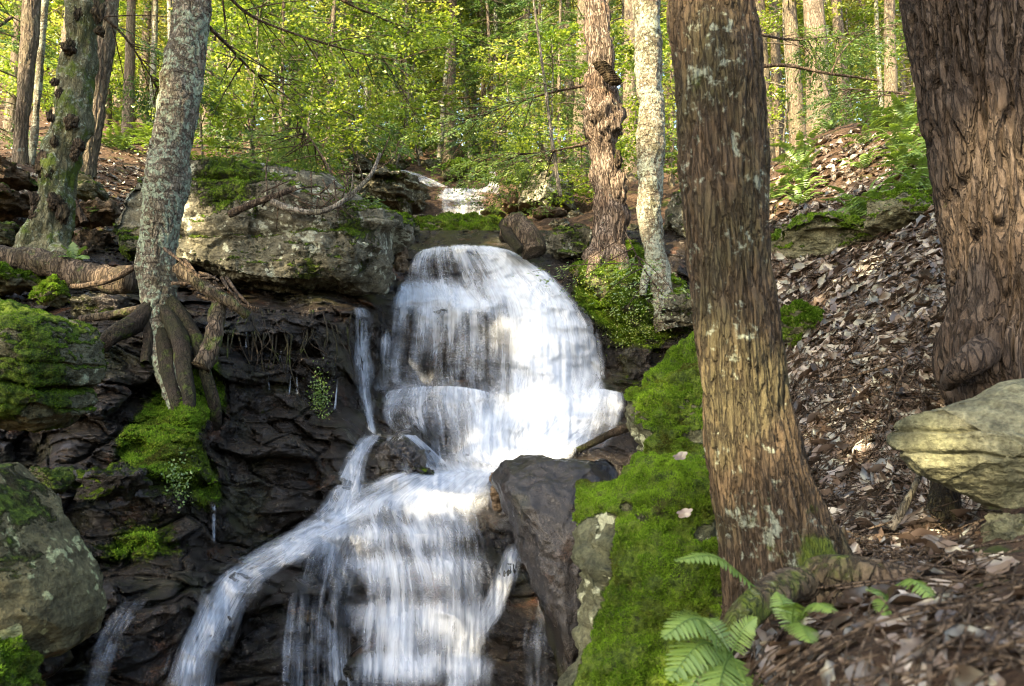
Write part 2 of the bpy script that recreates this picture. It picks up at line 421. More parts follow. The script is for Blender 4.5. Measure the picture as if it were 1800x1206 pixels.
def water_mat(name, base=(0.62, 0.67, 0.73), fu=14.0):
    """silky falling water: streaks along the flow, clear between them"""
    t = Nt(name); uvn = t.n('ShaderNodeUVMap', uv_map='UVMap')
    def st(su, sv, o, det, rough=0.6, dist=0.0):
        return t.noise(t.pos((su, sv, 1), (o, o * .7, o), uvn.outputs[0]), 1.0, det, rough, dist)
    a = st(fu, 0.7, 0, 4, 0.6, 0.15); b = st(fu * 3.6, 1.3, 5, 4); c = st(4.0, 1.6, 9, 4)
    s = t.math('ADD', t.math('ADD', t.math('MULTIPLY', a, 0.50), t.math('MULTIPLY', b, 0.28)), t.math('MULTIPLY', c, 0.62))
    s = t.math('SUBTRACT', s, 0.70)
    d2 = st(3.2, 1.5, 21, 5, 0.6, 0.4); d3 = st(1.3, 0.9, 31, 3)
    al = t.math('ADD', t.attr('dens'), t.math('MULTIPLY', s, 1.8))
    al = t.math('ADD', al, t.math('MULTIPLY', t.math('SUBTRACT', d2, 0.5), 1.5))
    al = t.math('ADD', al, t.math('MULTIPLY', t.math('SUBTRACT', d3, 0.5), 0.9))
    al = t.math('SUBTRACT', al, t.math('MULTIPLY', t.math('SUBTRACT', 1.0, t.attr('edge')), 0.95))
    al = t.math('MULTIPLY', t.ss(al, -0.05, 1.3), t.ss(t.attr('edge'), 0.0, 0.35))
    nb = t.bump(t.math('ADD', a, t.math('MULTIPLY', b, 0.5)), 0.35, 0.02)
    d = t.n('ShaderNodeBsdfDiffuse'); t.put(d.inputs[0], base); t.l(nb, d.inputs['Normal'])
    tr = t.n('ShaderNodeBsdfTranslucent'); t.put(tr.inputs[0], base)
    m1 = t.n('ShaderNodeMixShader'); m1.inputs[0].default_value = 0.30; t.l(d.outputs[0], m1.inputs[1]); t.l(tr.outputs[0], m1.inputs[2])
    tp = t.n('ShaderNodeBsdfTransparent')
    m2 = t.n('ShaderNodeMixShader'); t.l(al, m2.inputs[0]); t.l(tp.outputs[0], m2.inputs[1]); t.l(m1.outputs[0], m2.inputs[2])
    return t.done(m2.outputs[0])
M['water'] = water_mat('white water')
M['strands'] = water_mat('white water in fine strands', fu=30.0)

def pool_mat():
    t = Nt('brown shallow water'); p = t.pos((3, 3, 1))
    h = t.noise(p, 2.0, 4, 0.6, 0.5)
    return t.done(t.princ((0.030, 0.018, 0.010), 0.08, t.bump(h, 0.35, 0.05), 0.6))
M['pool'] = pool_mat()

# ------------------------------------------------------------------ the stream bed (steps of wet rock) : distance at each sighted point
BED = [(60,620,4.9),(180,600,4.9),(290,600,5.3),(60,800,4.5),(200,800,4.3),(290,700,5.0),(60,500,6.4),(200,520,6.2),(330,560,5.5),
 (300,760,4.5),(318,700,4.5),(335,670,4.8),(300,660,4.95),(325,735,4.4),(250,800,4.35),(380,700,5.0),(380,800,4.75),(100,815,3.95),(250,825,3.95),(350,825,4.25),(200,900,3.9),(200,985,3.8),
 (300,960,3.95),(380,900,4.25),(390,970,4.2),(100,950,3.7),(250,1010,3.5),(330,1000,3.7),(200,1030,3.3),(300,1040,3.35),(400,1000,3.9),
 (200,1100,3.2),(300,1200,3.05),(100,1200,2.9),(40,1100,2.9),(400,1200,3.35),(450,1100,3.65),(520,1200,3.45),
 (430,555,5.7),(500,555,5.9),(570,550,6.2),(620,545,6.5),(430,535,6.5),(500,532,6.8),(620,530,7.1),(450,640,5.6),(520,680,5.7),(590,640,6.1),(450,720,5.5),
 (560,730,5.9),(420,775,5.05),(500,765,5.15),(600,760,5.5),(420,860,4.75),(500,860,4.85),(560,840,5.1),(450,930,4.6),(520,920,4.7),(430,985,4.25),
 (640,600,6.9),(640,680,6.7),(640,740,6.3),(705,768,5.45),(705,800,5.3),(705,850,5.15),(655,800,5.6),(770,830,5.55),(705,750,6.3),
 (740,425,8.8),(820,422,8.8),(900,435,8.6),(735,450,8.2),(820,440,8.2),(890,448,8.1),(950,478,7.8),(1000,505,7.7),(1050,560,7.6),
 (715,500,8.0),(820,508,7.95),(900,510,7.8),(705,538,7.6),(800,540,7.5),(860,540,7.45),(695,565,7.5),(670,680,7.35),(760,680,7.25),(860,690,7.1),
 (930,560,7.4),(930,680,7.1),(930,780,6.6),(1010,600,7.35),(1010,690,7.15),(1060,660,7.4),(690,697,6.9),(770,692,6.7),(850,706,6.7),
 (690,760,6.6),(770,760,6.4),(850,775,6.3),(770,818,6.2),(860,815,6.1),(1000,715,6.8),(1080,700,6.9),(1000,770,6.5),(1080,770,6.6),(1100,640,7.6),
 (690,868,5.2),(800,845,5.6),(860,832,5.8),(930,812,6.2),(1050,800,6.2),(600,900,4.95),(680,888,4.85),(780,888,4.95),(860,880,5.15),
 (620,990,4.55),(700,990,4.45),(800,990,4.5),(880,980,4.7),(900,1060,4.45),(620,1100,4.2),(720,1100,4.1),(820,1100,4.1),(920,1130,4.15),
 (620,1240,3.7),(750,1240,3.6),(900,1240,3.75),(1000,1240,3.9),(1000,1000,4.9),(1100,900,5.6),(560,890,4.85),(500,950,4.5),(560,960,4.45),
 (520,1020,4.0),(460,1010,4.0),(560,1080,3.9),(1150,640,7.5),(1180,720,7.1),(1200,600,7.5),(1260,800,6.4),(1100,560,7.9),(1000,440,8.4),(1100,480,8.3),(1200,480,8.2),(1260,1240,4.4),
 (620,420,8.6),(500,440,8.2),(300,450,7.4),(150,440,7.0),(60,440,7.0)]
BED = np.array(BED, float)
bed_fn = rbf(BED[:, :2] / 100, BED[:, 2], 0.02)
BX0, BX1, BY0, BY1 = -90, 1270, 405, 1240
def bed_Y(px, py):
    px, py = np.broadcast_arrays(np.asarray(px, float), np.asarray(py, float))
    return bed_fn(np.stack([px, py], -1) / 100)
gx = np.linspace(BX0, BX1, 600); gy = np.linspace(BY0, BY1, 400)
GX, GY = np.meshgrid(gx, gy)
D0 = bed_Y(GX, GY)
V0 = P(GX, GY, D0)
def ledge(V):
    """stepped, layered rock relief, metres"""
    w = fbm(V * 0.9 + 4.1, 3); zz = V[..., 2] * 5.2 + w * 1.1
    fr = zz - np.floor(zz); stp = sstep(0.0, 0.75, fr) - fr
    q = V + 0.035 * np.stack([fbm(V * 2.1, 2), fbm(V * 2.1 + 31, 2), fbm(V * 2.1 + 57, 2)], -1)
    q = q @ np.array([[1, 0, .12], [0, 1, 0], [-.10, 0, 1.0]])
    b1, e1, t1 = blocks(q * np.array([1.7, 1.4, 4.4])); b2, e2, t2 = blocks(q * np.array([4.4, 4.0, 13.0]) + 7, 5); b3, e3, t3 = blocks(q * np.array([11, 10, 26.0]) + 3, 9)
    blk = fbm(V * np.array([2.6, 2.6, 3.2]) + 9, 2)
    return 0.13 * stp + 0.06 * np.abs(blk) - 0.05 + 0.008 * fbm(V * 24, 3, .6) + 0.14 * (b1 - .5) + 0.12 * t1 + 0.06 * (1 - sstep(0, .08, e1)) + 0.06 * (b2 - .5) + 0.055 * t2 + 0.03 * (1 - sstep(0, .10, e2)) + .022 * (b3 - .5) + .022 * t3 + .006 * fbm(V * 45, 2)
def ledge_soft(V):
    w = fbm(V * 0.9 + 4.1, 3); zz = V[..., 2] * 5.2 + w * 1.1; fr = zz - np.floor(zz)
    return 0.10 * (sstep(0.0, 0.75, fr) - fr) + 0.03 * fbm(V * np.array([1.6, 1.6, 9.0]), 2) + 0.15 * np.abs(fbm(V * np.array([2.6, 2.6, 3.2]) + 9, 3, 0.55)) - 0.05
LED = ledge(V0)
amp = 0.55 + 0.65 * sstep(700, 500, GX)
Dr = D0 + LED * amp
Dr = Dr + 0.12 * sstep(BY0 + 40, BY0, GY)
Vr = P(GX, GY, Dr)
bF = gridF(400, 600)
nr = vnorm(Vr.reshape(-1, 3), bF[:, ::-1])
def blobs(px, py, lst):
    m = 0
    for x, y, r, w in lst: m = m + w * np.exp(-((px - x) ** 2 + (py - y) ** 2) / r ** 2)
    return m
bmoss = blobs(GX, GY, [(265,765,48,1.4),(310,715,42,1.3),(352,700,40,1.1),(240,795,32,0.9),(150,900,60,0.35),(280,870,50,0.4),(300,960,60,0.35),
  (170,830,40,0.55),(230,955,50,0.6),(370,860,50,0.4),(330,800,40,0.6),(1100,520,60,1.0),(1050,520,40,0.9),(1120,580,45,0.8),(1090,460,50,0.8),(560,700,25,0.5),(1110,680,40,0.5),(480,930,40,0.35),(430,1000,30,0.4),
  (360,650,40,0.5),(1180,560,40,.7)]) + 0.35 * fbm(V0 * 3, 4)
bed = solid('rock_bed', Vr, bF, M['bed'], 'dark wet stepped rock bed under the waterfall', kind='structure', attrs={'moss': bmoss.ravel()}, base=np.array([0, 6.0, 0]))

# ------------------------------------------------------------------ ground sheet
TER = [(30,292,9),(130,312,9),(250,250,12.5),(210,330,9.5),(0,400,7.4),(0,150,26),(150,180,24),(400,215,26),(60,230,16),(300,420,8.6),(600,300,12),(500,275,13),
 (800,425,9.3),(800,388,10.6),(800,345,12.6),(950,392,11.6),(680,388,11.4),(870,392,11.2),(800,305,14.5),(900,330,13),(1000,300,15),(1000,400,9.6),(700,300,14),(640,330,11.5),(800,280,20),(800,266,30),(1100,300,14),(1100,430,8.7),
 (1250,400,9.0),(1250,560,7.0),(1220,500,8.0),
 (1350,472,6.3),(1500,458,5.7),(1640,430,5.0),(1500,395,6.6),(1360,400,7.2),(1350,312,8.2),(1420,258,8.6),(1500,216,8.5),(1640,202,7.8),(1800,170,7.2),
 (1640,300,6.4),(1500,300,7.6),(1700,330,5.6),
 (1400,300,12.5),(1380,290,18),(1600,265,24),(1800,240,30),
 (1380,600,5.0),(1420,720,4.2),(1500,700,4.1),(1600,650,3.9),(1660,560,4.1),(1780,560,3.8),(1450,850,3.3),(1550,850,3.2),(1450,960,2.75),(1600,985,2.45),(1720,960,3.2),(1660,930,3.1),(1680,860,3.3),
 (1500,1005,2.2),(1700,1000,2.0),(1800,1010,1.9),(1420,1206,1.35),(1600,1206,1.25),(1800,1206,1.2),(1300,1100,2.1),(1240,1206,1.75),(1150,1240,2.4)]
tp = [P(*q) for q in TER]
tp += [np.array(q, float) for q in [(-60,110,34),(60,110,36),(0,110,34),(-50,40,13.5),(50,40,15),(-14,-12,0.2),(14,-12,2.0),(0,-12,-0.2),(-12,3,1.6),(9,3,3.2),(14,10,6.5),(-12,10,3.9),
  (-3,2.2,-0.6),(-1,1.5,-0.7),(0.2,2,-0.55),(-0.5,4.2,-0.8),(-2,4.3,-0.6),(0,5.6,-0.6),(-3.5,5.4,-0.1),(-1.5,6.4,-0.3),(0.3,6.8,-0.2),(1,6.5,0.2),(-3,-3,0.1),(1,-2,0.7),(-60,-40,-8),(60,-40,-4)]]
tp = np.array(tp)
ter_fn = rbf(tp[:, :2], tp[:, 2], 0.02)
tx = 1.6 + 2.3 * np.sinh(np.linspace(-4.1, 4.1, 430)); ty = 4.2 + 2.3 * np.sinh(np.linspace(-3.2, 4.5, 430))
TX, TY = np.meshgrid(tx, ty)
TZ = ter_fn(np.stack([TX, TY], -1))
rr = np.hypot(TX - 1.6, TY - 4.2)
q3 = np.stack([TX, TY, 0 * TX], -1)
TZ = TZ + 0.10 * fbm(q3 * 1.3, 4) * sstep(0.5, 4, rr + 2) + 0.035 * fbm(q3 * 5, 3) + 0.35 * fbm(q3 * 0.22, 3) * sstep(10, 22, rr)
TV = np.stack([TX, TY, TZ], -1)
for it in range(45):                                  # the ground stays under the stream bed
    px, py, f = proj(TV)
    ins = (px > BX0 - 5) & (px < BX1 + 5) & (py > BY0) & (py < BY1 + 5) & (f > 0.3) & (TV[..., 1] < 12)
    d = bed_Y(np.clip(px[ins], BX0, BX1), np.clip(py[ins], BY0, BY1))
    bad = np.zeros(px.shape, bool); bad[ins] = TV[..., 1][ins] < d + 0.30
    right = (px > 1225) | ((px > 1080) & (py < 640) & (py > 400) & (TV[..., 1] > 6.0) & False)
    bad &= ~right
    if not bad.any(): break
    TV[..., 2][bad] -= 0.09
solid('ground', TV, gridF(430, 430), M['ground'], 'brown leaf strewn forest floor', kind='structure', base=np.zeros(3))
TZ = TV[..., 2]
def ground_z(x, y):
    x, y = np.asarray(x, float), np.asarray(y, float)
    i = np.clip(np.searchsorted(tx, x) - 1, 0, len(tx) - 2); j = np.clip(np.searchsorted(ty, y) - 1, 0, len(ty) - 2)
    a = np.clip((x - tx[i]) / (tx[i + 1] - tx[i]), 0, 1); b = np.clip((y - ty[j]) / (ty[j + 1] - ty[j]), 0, 1)
    return (TZ[j, i] * (1 - a) + TZ[j, i + 1] * a) * (1 - b) + (TZ[j + 1, i] * (1 - a) + TZ[j + 1, i + 1] * a) * b
def on_ground(px, py, lo=1.0, hi=60.0):
    """where the line of sight through a photo pixel meets the ground"""
    px, py = np.atleast_1d(np.asarray(px, float)), np.atleast_1d(np.asarray(py, float))
    Y = np.geomspace(lo, hi, 260)
    W = P(px[:, None], py[:, None], Y[None])
    below = W[..., 2] < ground_z(W[..., 0], W[..., 1])
    k = np.where(below.any(1), below.argmax(1), len(Y) - 1)
    Wk = W[np.arange(len(px)), k]; Wk[:, 2] = ground_z(Wk[:, 0], Wk[:, 1])
    return Wk

# ------------------------------------------------------------------ water
def ribbon(name, rows, label, off=0.035, Yfix=None, res=0.016, dens2=True, seed=0, edge=0.12, ends=(0.05, 0.08), bow=0.0, mat='water'):
    """a sheet of water: rows (xl, yl, xr, yr, density...) from the top down, laid over the bed"""
    rows = [list(r) for r in rows]
    nd = len(rows[0]) - 4
    A = np.array(rows, float)
    L = 0
    nv = max(24, int(np.abs(np.diff(A[:, 1])).sum() / 2.2)); nu = max(14, int((A[:, 2] - A[:, 0]).max() / 2.5))
    R = catmull(A, nv)
    u = np.linspace(0, 1, nu)[None]
    px = R[:, :1] * (1 - u) + R[:, 2:3] * u; py = R[:, 1:2] * (1 - u) + R[:, 3:4] * u
    py = py + bow * 4 * u * (1 - u) * (1 - np.linspace(0, 1, nv)[:, None])
    ki = np.linspace(0, 1, nd)
    de = np.stack([np.interp(u[0], ki, R[i, 4:]) for i in range(nv)])
    if Yfix is None:
        Y = bed_Y(px, py); Y = Y + ledge_soft(P(px, py, Y)) * (0.55 + 0.65 * sstep(700, 500, px)) - 0.01
    else:
        q = on_ground(px.mean(1), py.mean(1), 9.0, 18.0)[:, 1]; q = np.convolve(np.pad(q, 8, 'edge'), np.ones(17) / 17, 'valid')
        Y = q[:, None] - 0.55 + 0 * px
    parts, at_d, at_e, uvs = [], [], [], []
    v = np.linspace(0, 1, nv)[:, None]
    eg = sstep(0, edge, u) * sstep(0, edge, 1 - u) * sstep(0, ends[0], v) * sstep(0, ends[1], 1 - v)
    for layer in range(2 if dens2 else 1):
        V = P(px, py, Y)
        rip = 0.02 * fbm(np.stack([px / 9 + seed, py / 160, 0 * px + layer * 3 + seed], -1), 3)
        V = P(px, py, Y - off - 0.045 * layer + rip - 0.10 * np.maximum(0, de - 0.8))
        xm = np.concatenate([np.zeros((nv, 1)), np.cumsum(np.linalg.norm(np.diff(V, axis=1), axis=-1), 1)], 1); xm -= xm.mean(1, keepdims=True)
        ym = np.concatenate([np.zeros((1, nu)), np.cumsum(np.linalg.norm(np.diff(V, axis=0), axis=-1), 0)], 0)
        w0 = xm[nv // 3].ptp() if hasattr(xm, 'ptp') else np.ptp(xm[nv // 3])
        um = (u - 0.5) * w0 * (0.6 + 0.4 * np.ptp(xm, axis=1, keepdims=True) / (w0 + 1e-6))
        uvs.append(np.stack([um + seed * 1.37 + layer * 7.7, ym * 0.8 + layer * 3.1 + seed], -1).reshape(-1, 2))
        parts.append((V.reshape(-1, 3), gridF(nv, nu)))
        at_d.append((de - (0.22 if layer else 0)).ravel()); at_e.append(eg.ravel())
    V, F = join(parts)
    return solid(name, V, F, M[mat], label, kind='structure', attrs={'dens': np.concatenate(at_d), 'edge': np.concatenate(at_e)}, uv=np.concatenate(uvs))

ribbon('waterfall', [(738,436,888,436,.5,.9,1,.9,.8),(715,455,925,450,.4,.2,.5,.9,.7),(700,488,972,480,.6,.15,.4,.95,.8),(688,512,1010,510,.7,.5,.7,1.05,.6),(678,545,1045,550,.6,.45,.5,1.1,.55),
  (664,600,1066,605,.3,.3,.35,1.1,.5),(650,650,1078,655,.3,.25,.35,1.1,.45),(645,690,1085,695,.4,.4,.5,1.1,.4),(652,735,1060,745,.0,.0,.9,1.15,.6),(690,800,1020,800,-.4,-.2,1.1,1.15,.6),(760,826,1000,826,.2,.6,1.1,1.0,.4)],
  'main white waterfall pouring over the stepped dark ledge', seed=1, edge=0.09, bow=-9, off=.09)
ribbon('waterfall', [(700,488,820,470,.7,.8,.4),(692,512,860,520,.85,1.,.7),(684,528,880,536,.8,1.,.9),(676,556,880,565,.5,.6,.7)], 'foam spilling across the upper ledge of the waterfall', seed=9, off=.07, ends=(.3,.3))
ribbon('waterfall', [(662,690,880,692,.45,.65,.65,.9),(650,712,885,716,.4,.3,.4,.9),(648,755,900,765,.3,.1,.3,1.0),(655,800,900,812,.2,.1,.35,1.0),(680,838,900,836,.3,.5,.9,1)],
  'water veil over the rounded middle ledge of the waterfall', seed=2, off=0.09, edge=.16, bow=-16)
ribbon('waterfall', [(604,532,664,536,.45,.5,.3),(596,568,684,572,.5,.2,.45),(602,610,672,618,.35,.6,.25),(590,645,690,652,.5,.65,.25),(606,690,680,694,.15,.6,.1),(636,735,664,735,.5,.7,.5),(640,770,672,770,.7,.8,.6)],
  'narrow side fall left of the main waterfall', seed=3, edge=.5)
ribbon('waterfall', [(648,560,705,566,.1,.25,.2),(640,600,712,606,.1,.22,.25),(636,650,708,656,.12,.28,.2),(640,702,712,700,.2,.35,.3)], 'thin water strands beside the main waterfall', seed=13, edge=.5, ends=(.35,.15), mat='strands', off=.07)
ribbon('waterfall', [(990,690,1105,692,.5,.8,.7),(970,712,1110,715,.7,.7,.6),(950,750,1105,750,.8,.6,.3),(930,795,1090,795,.9,.5,.1)], 'white water spreading over the right hand ledge', seed=4, off=0.06, bow=-10, edge=.2)
ribbon('stream', [(625,745,715,752,.3,.5,.4),(595,795,672,795,.25,.65,.3),(555,850,670,860,.15,.65,.3),(510,890,675,905,.1,.6,.35),(450,915,660,945,.05,.5,.3),(390,955,620,1000,.0,.45,.2),(350,990,570,1060,.0,.35,.0)],
  'left arm of white water sliding down dark rock', seed=5, edge=.45, mat='strands', ends=(.1,.2), off=.07)
ribbon('stream', [(590,872,740,850,.3,.7,.6),(520,900,720,905,.2,.65,.4),(430,935,640,960,.1,.6,.25),(370,972,560,1005,.2,.65,.2),(330,1000,510,1035,.2,.6,.15),(305,1050,480,1070,.1,.55,.1),(280,1105,460,1115,.05,.5,.1),(255,1160,440,1165,.1,.5,.15),(230,1240,430,1240,.05,.45,.15)],
  'white strand running left from the middle pool down to the corner', seed=25, edge=.45, mat='strands', off=.11, ends=(.12,.05))
ribbon('stream', [(400,985,520,1000,.2,.5,.2),(340,1040,450,1060,.2,.55,.2),(300,1100,420,1110,.1,.5,.1),(260,1240,400,1240,.1,.4,.1)], 'inner white strand falling to the bottom left', seed=45, edge=.45, mat='strands', off=.09, ends=(.25,.05))
ribbon('waterfall', [(530,885,700,895,.25,.45,.5),(490,945,680,955,.15,.4,.5),(465,1000,670,1010,.05,.3,.4),(450,1060,660,1070,.1,.28,.3),(440,1140,660,1140,.0,.22,.3),(430,1238,670,1238,.0,.2,.35)],
  'thin wet veil between the two lower strands', seed=35, edge=.35, mat='strands', off=.04, ends=(.15,.05))
ribbon('stream', [(700,762,735,764,.5,.6,.5),(730,785,762,788,.6,.7,.5),(752,815,800,822,.6,.8,.7)], 'small white strand curling round the dark boulder', seed=15, edge=.25)
ribbon('waterfall', [(690,822,910,818,.6,1,1.1),(620,850,895,845,.6,.85,1.0),(545,888,890,878,.45,.7,.95),(550,912,895,918,.35,.35,.75),(565,935,900,940,.5,.5,.5),(568,965,905,968,.25,.4,.3),(572,990,915,995,.5,.7,.45),(575,1020,925,1025,.3,.55,.3),(575,1045,930,1052,.25,.45,.3),
  (575,1075,930,1080,.5,.75,.4),(578,1110,925,1115,.4,.7,.3),(582,1140,920,1145,.3,.6,.2),(585,1170,915,1172,.6,.85,.3),(590,1238,910,1238,.55,.9,.2)], 'broad lower cascade fanning over stepped rock', seed=6, off=0.11, edge=.24)
ribbon('waterfall', [(885,925,955,935,-.1,.3,.1),(868,965,935,972,.1,.5,.2),(850,1010,925,1015,.3,.6,.2),(830,1060,910,1070,.6,.6,.1),(790,1130,880,1140,.7,.5,.0),(760,1238,860,1238,.8,.5,.1)], 'right edge strand of the lower cascade', seed=16, off=.06, edge=.4, ends=(.25,.05))
ribbon('waterfall', [(935,1000,960,1000,.2,.4,.2),(925,1060,990,1060,.1,.25,.1),(900,1130,990,1130,.0,.3,.0),(900,1238,1000,1238,.0,.2,.1)], 'thin brownish trickle beside the wet black boulder', seed=26, off=.06, edge=.25)
ribbon('waterfall', [(175,1030,330,1025,.05,.15,.0),(165,1060,300,1062,.15,.3,.05),(145,1100,262,1105,.2,.35,.05),(120,1150,240,1155,.15,.35,.05),(85,1238,225,1238,.15,.35,.1)], 'faint fall below the lichened boulder', seed=8, edge=.45, ends=(.3,.05), mat='strands')
ribbon('waterfall', [(365,868,385,868,.3,.4,.3),(368,920,384,920,.3,.4,.2),(368,975,382,975,.3,.4,.3)], 'single trickle down the mossy rock wall', seed=18, edge=.45, ends=(.2,.3), off=.02)
for i, (x, y0, y1, dx) in enumerate([(497,600,665,-12),(470,650,700,4),(512,660,705,-6),(520,655,708,4),(594,660,740,-8),(432,580,625,0)]):
    ribbon('waterfall', [(x-2,y0-14,x+4,y0-14,.3,.5,.3),(x-3+dx*.5,(y0+y1)/2,x+4+dx*.5,(y0+y1)/2,.2,.45,.2),(x-9+dx,y1,x+9+dx,y1,.1,.3,.1)], 'small spring trickle dripping from the dark wall', seed=30+i, edge=.45, ends=(.35,.4), off=.02)
# the cascade higher up the brook
ribbon('waterfall', [(765,328,856,330,.35,.5,.3),(750,350,875,350,.4,.55,.2),(745,366,888,362,.3,.4,.25),(760,383,870,383,.3,.45,.1)], 'distant upper cascade between mossy boulders', Yfix=[12.6,12.0,11.7,11.4], seed=10, edge=.3)
ribbon('waterfall', [(688,298,714,298,.3,.5,.3),(702,307,746,307,.4,.5,.3),(730,318,772,318,.3,.5,.3),(750,330,804,332,.3,.5,.3)], 'thin stream slanting into the upper cascade', Yfix=[13.6,13.3,13.0,12.7], seed=11, edge=.2)
ribbon('waterfall', [(858,300,872,300,.4,.5,.4),(858,318,876,318,.4,.5,.4),(848,328,882,328,.3,.5,.3),(812,336,886,345,.3,.5,.3)], 'little spout above the upper cascade', Yfix=[13.6,13.2,12.9,12.6], seed=12, edge=.2)

# ------------------------------------------------------------------ boulders
def rock(name, outline, Y, T, mat, label, seed=0, e=0.55, lean=0.0, tilt=0.0, amp=0.06, fine=0.012, planes=0, cut=(0.72, 0.95), cracks=(), strata=0.03, moss=0.4, mthr=0.45, mblobs=(), res=(150, 76),
         tufts=0, tuft=0.010, block=0.0, facets=(), cat='boulder', group=None, layers=None, mnoise=0.45):
    O = P([q[0] for q in outline], [q[1] for q in outline], Y)[:, [0, 2]]
    c = O.mean(0)
    n, m = res
    th = np.linspace(0, 2 * np.pi, n, endpoint=False)
    A = O - c; B = np.roll(A, -1, 0) - A
    d = np.stack([np.cos(th), np.sin(th)], -1)
    r = np.zeros(n)
    for a, b in zip(A, B):
        den = d[:, 0] * b[1] - d[:, 1] * b[0]; den = np.where(abs(den) < 1e-9, 1e-9, den)
        t = (a[0] * b[1] - a[1] * b[0]) / den; s = (a[0] * d[:, 1] - a[1] * d[:, 0]) / den
        ok = (t > 0) & (s >= -1e-6) & (s <= 1 + 1e-6); r = np.where(ok, np.maximum(r, t), r)
    k = np.ones(5) / 5; r = np.convolve(np.concatenate([r[-2:], r, r[:2]]), k, 'valid')
    ph = np.linspace(-np.pi / 2, np.pi / 2, 6001)
    s = np.cos(ph).clip(0) ** e; y = -np.sign(np.sin(ph)) * np.abs(np.sin(ph)) ** max(e, 0.7) * T
    rm = r.mean(); al = np.concatenate([[0], np.cumsum(np.hypot(np.diff(s) * rm, np.diff(y)))]); tq = np.linspace(0, al[-1], m)
    s, y = np.interp(tq, al, s), np.interp(tq, al, y)
    V = np.empty((m, n, 3))
    V[..., 0] = c[0] + s[:, None] * r * d[:, 0]; V[..., 2] = c[1] + s[:, None] * r * d[:, 1]
    y = np.where(y > 0, y * .4, y)
    V[..., 1] = Y + y[:, None] + lean * (V[..., 2] - c[1]) + tilt * (V[..., 0] - c[0])
    F = gridF(m, n, True)
    V = V.reshape(-1, 3); cc = np.array([c[0], Y, c[1]])
    g = np.random.default_rng(seed + 100)
    pls = [(np.array(q[:3], float), q[3]) for q in facets]
    for _ in range(planes):
        nn = g.normal(size=3); nn[1] = -abs(nn[1]) * 1.3; pls.append((nn, g.uniform(*cut)))
    for nn, fr in pls:
        nn = nn / np.linalg.norm(nn)
        h = (V - cc) @ nn; lim = h.max() * fr
        V = V - np.maximum(0, h - lim)[:, None] * nn * 0.93
    def vn(V, F):
        N = vnorm(V, F); N[:n] = unit(N[n:2 * n].mean(0)); N[-n:] = unit(N[-2 * n:-n].mean(0)); return N
    N = vn(V, F)
    if np.mean(np.einsum('ij,ij->i', N, V - cc)) < 0: F = F[:, ::-1]; N = -N
    sc = 1.0 / max(0.15, np.ptp(O, axis=0).mean())
    so = np.array([seed * 3.1, seed * 1.7, seed * 2.3])
    dsp = amp * fbm(V * sc * 2.6 + so, 5, 0.55) + strata * fbm(V * np.array([2.0, 2.0, 11.0]) + so, 4) - 0.5 * strata * np.abs(fbm(V * np.array([3, 3, 5.0]) * sc + so, 3)) * 2 + fine * fbm(V * 22 + so, 3)
    for (py, w, dp) in cracks:
        zc = P(900, py, Y)[2]
        dz = V[:, 2] - zc - 0.05 * fbm(V * np.array([2.0, 2.0, 0.5]) + so, 3)
        dsp = dsp - dp * np.exp(-(dz / w) ** 2) * sstep(-0.5, 0.1, fbm(V * np.array([1.5, 1.5, 0]) + so + 7, 2) + 0.35)
    dsp = dsp - 0.7 * amp + block * 0.5 * (blocks(V * np.array([3.2, 3.0, 5.0]) + so, seed)[0] - .6)
    V = V + N * dsp[:, None]
    V[:n] = V[n:2 * n].mean(0); V[-n:] = V[-2 * n:-n].mean(0)
    N = vn(V, F)
    px, py, _ = proj(V)
    mk = moss * sstep(mthr - 0.3, mthr + 0.3, N[:, 2]) + mnoise * (0.4 + fbm(V * 3.3 + so, 4)) * (moss > 0) + (blobs(px, py, mblobs) if len(mblobs) else 0)
    if tufts:
        V = V + N * (tuft * 1.5 * sstep(.4, .8, mk) * (0.55 + 1.1 * fbm(V * 0.16 / tuft * 1.0 + so, 3)))[:, None]; N = vn(V, F)
    o = solid(name, V, F, mat, label, cat, group, attrs={'moss': mk})
    if tufts:
        moss_tufts(o, V, F, mk, N, tufts, tuft, seed)
    return o, V
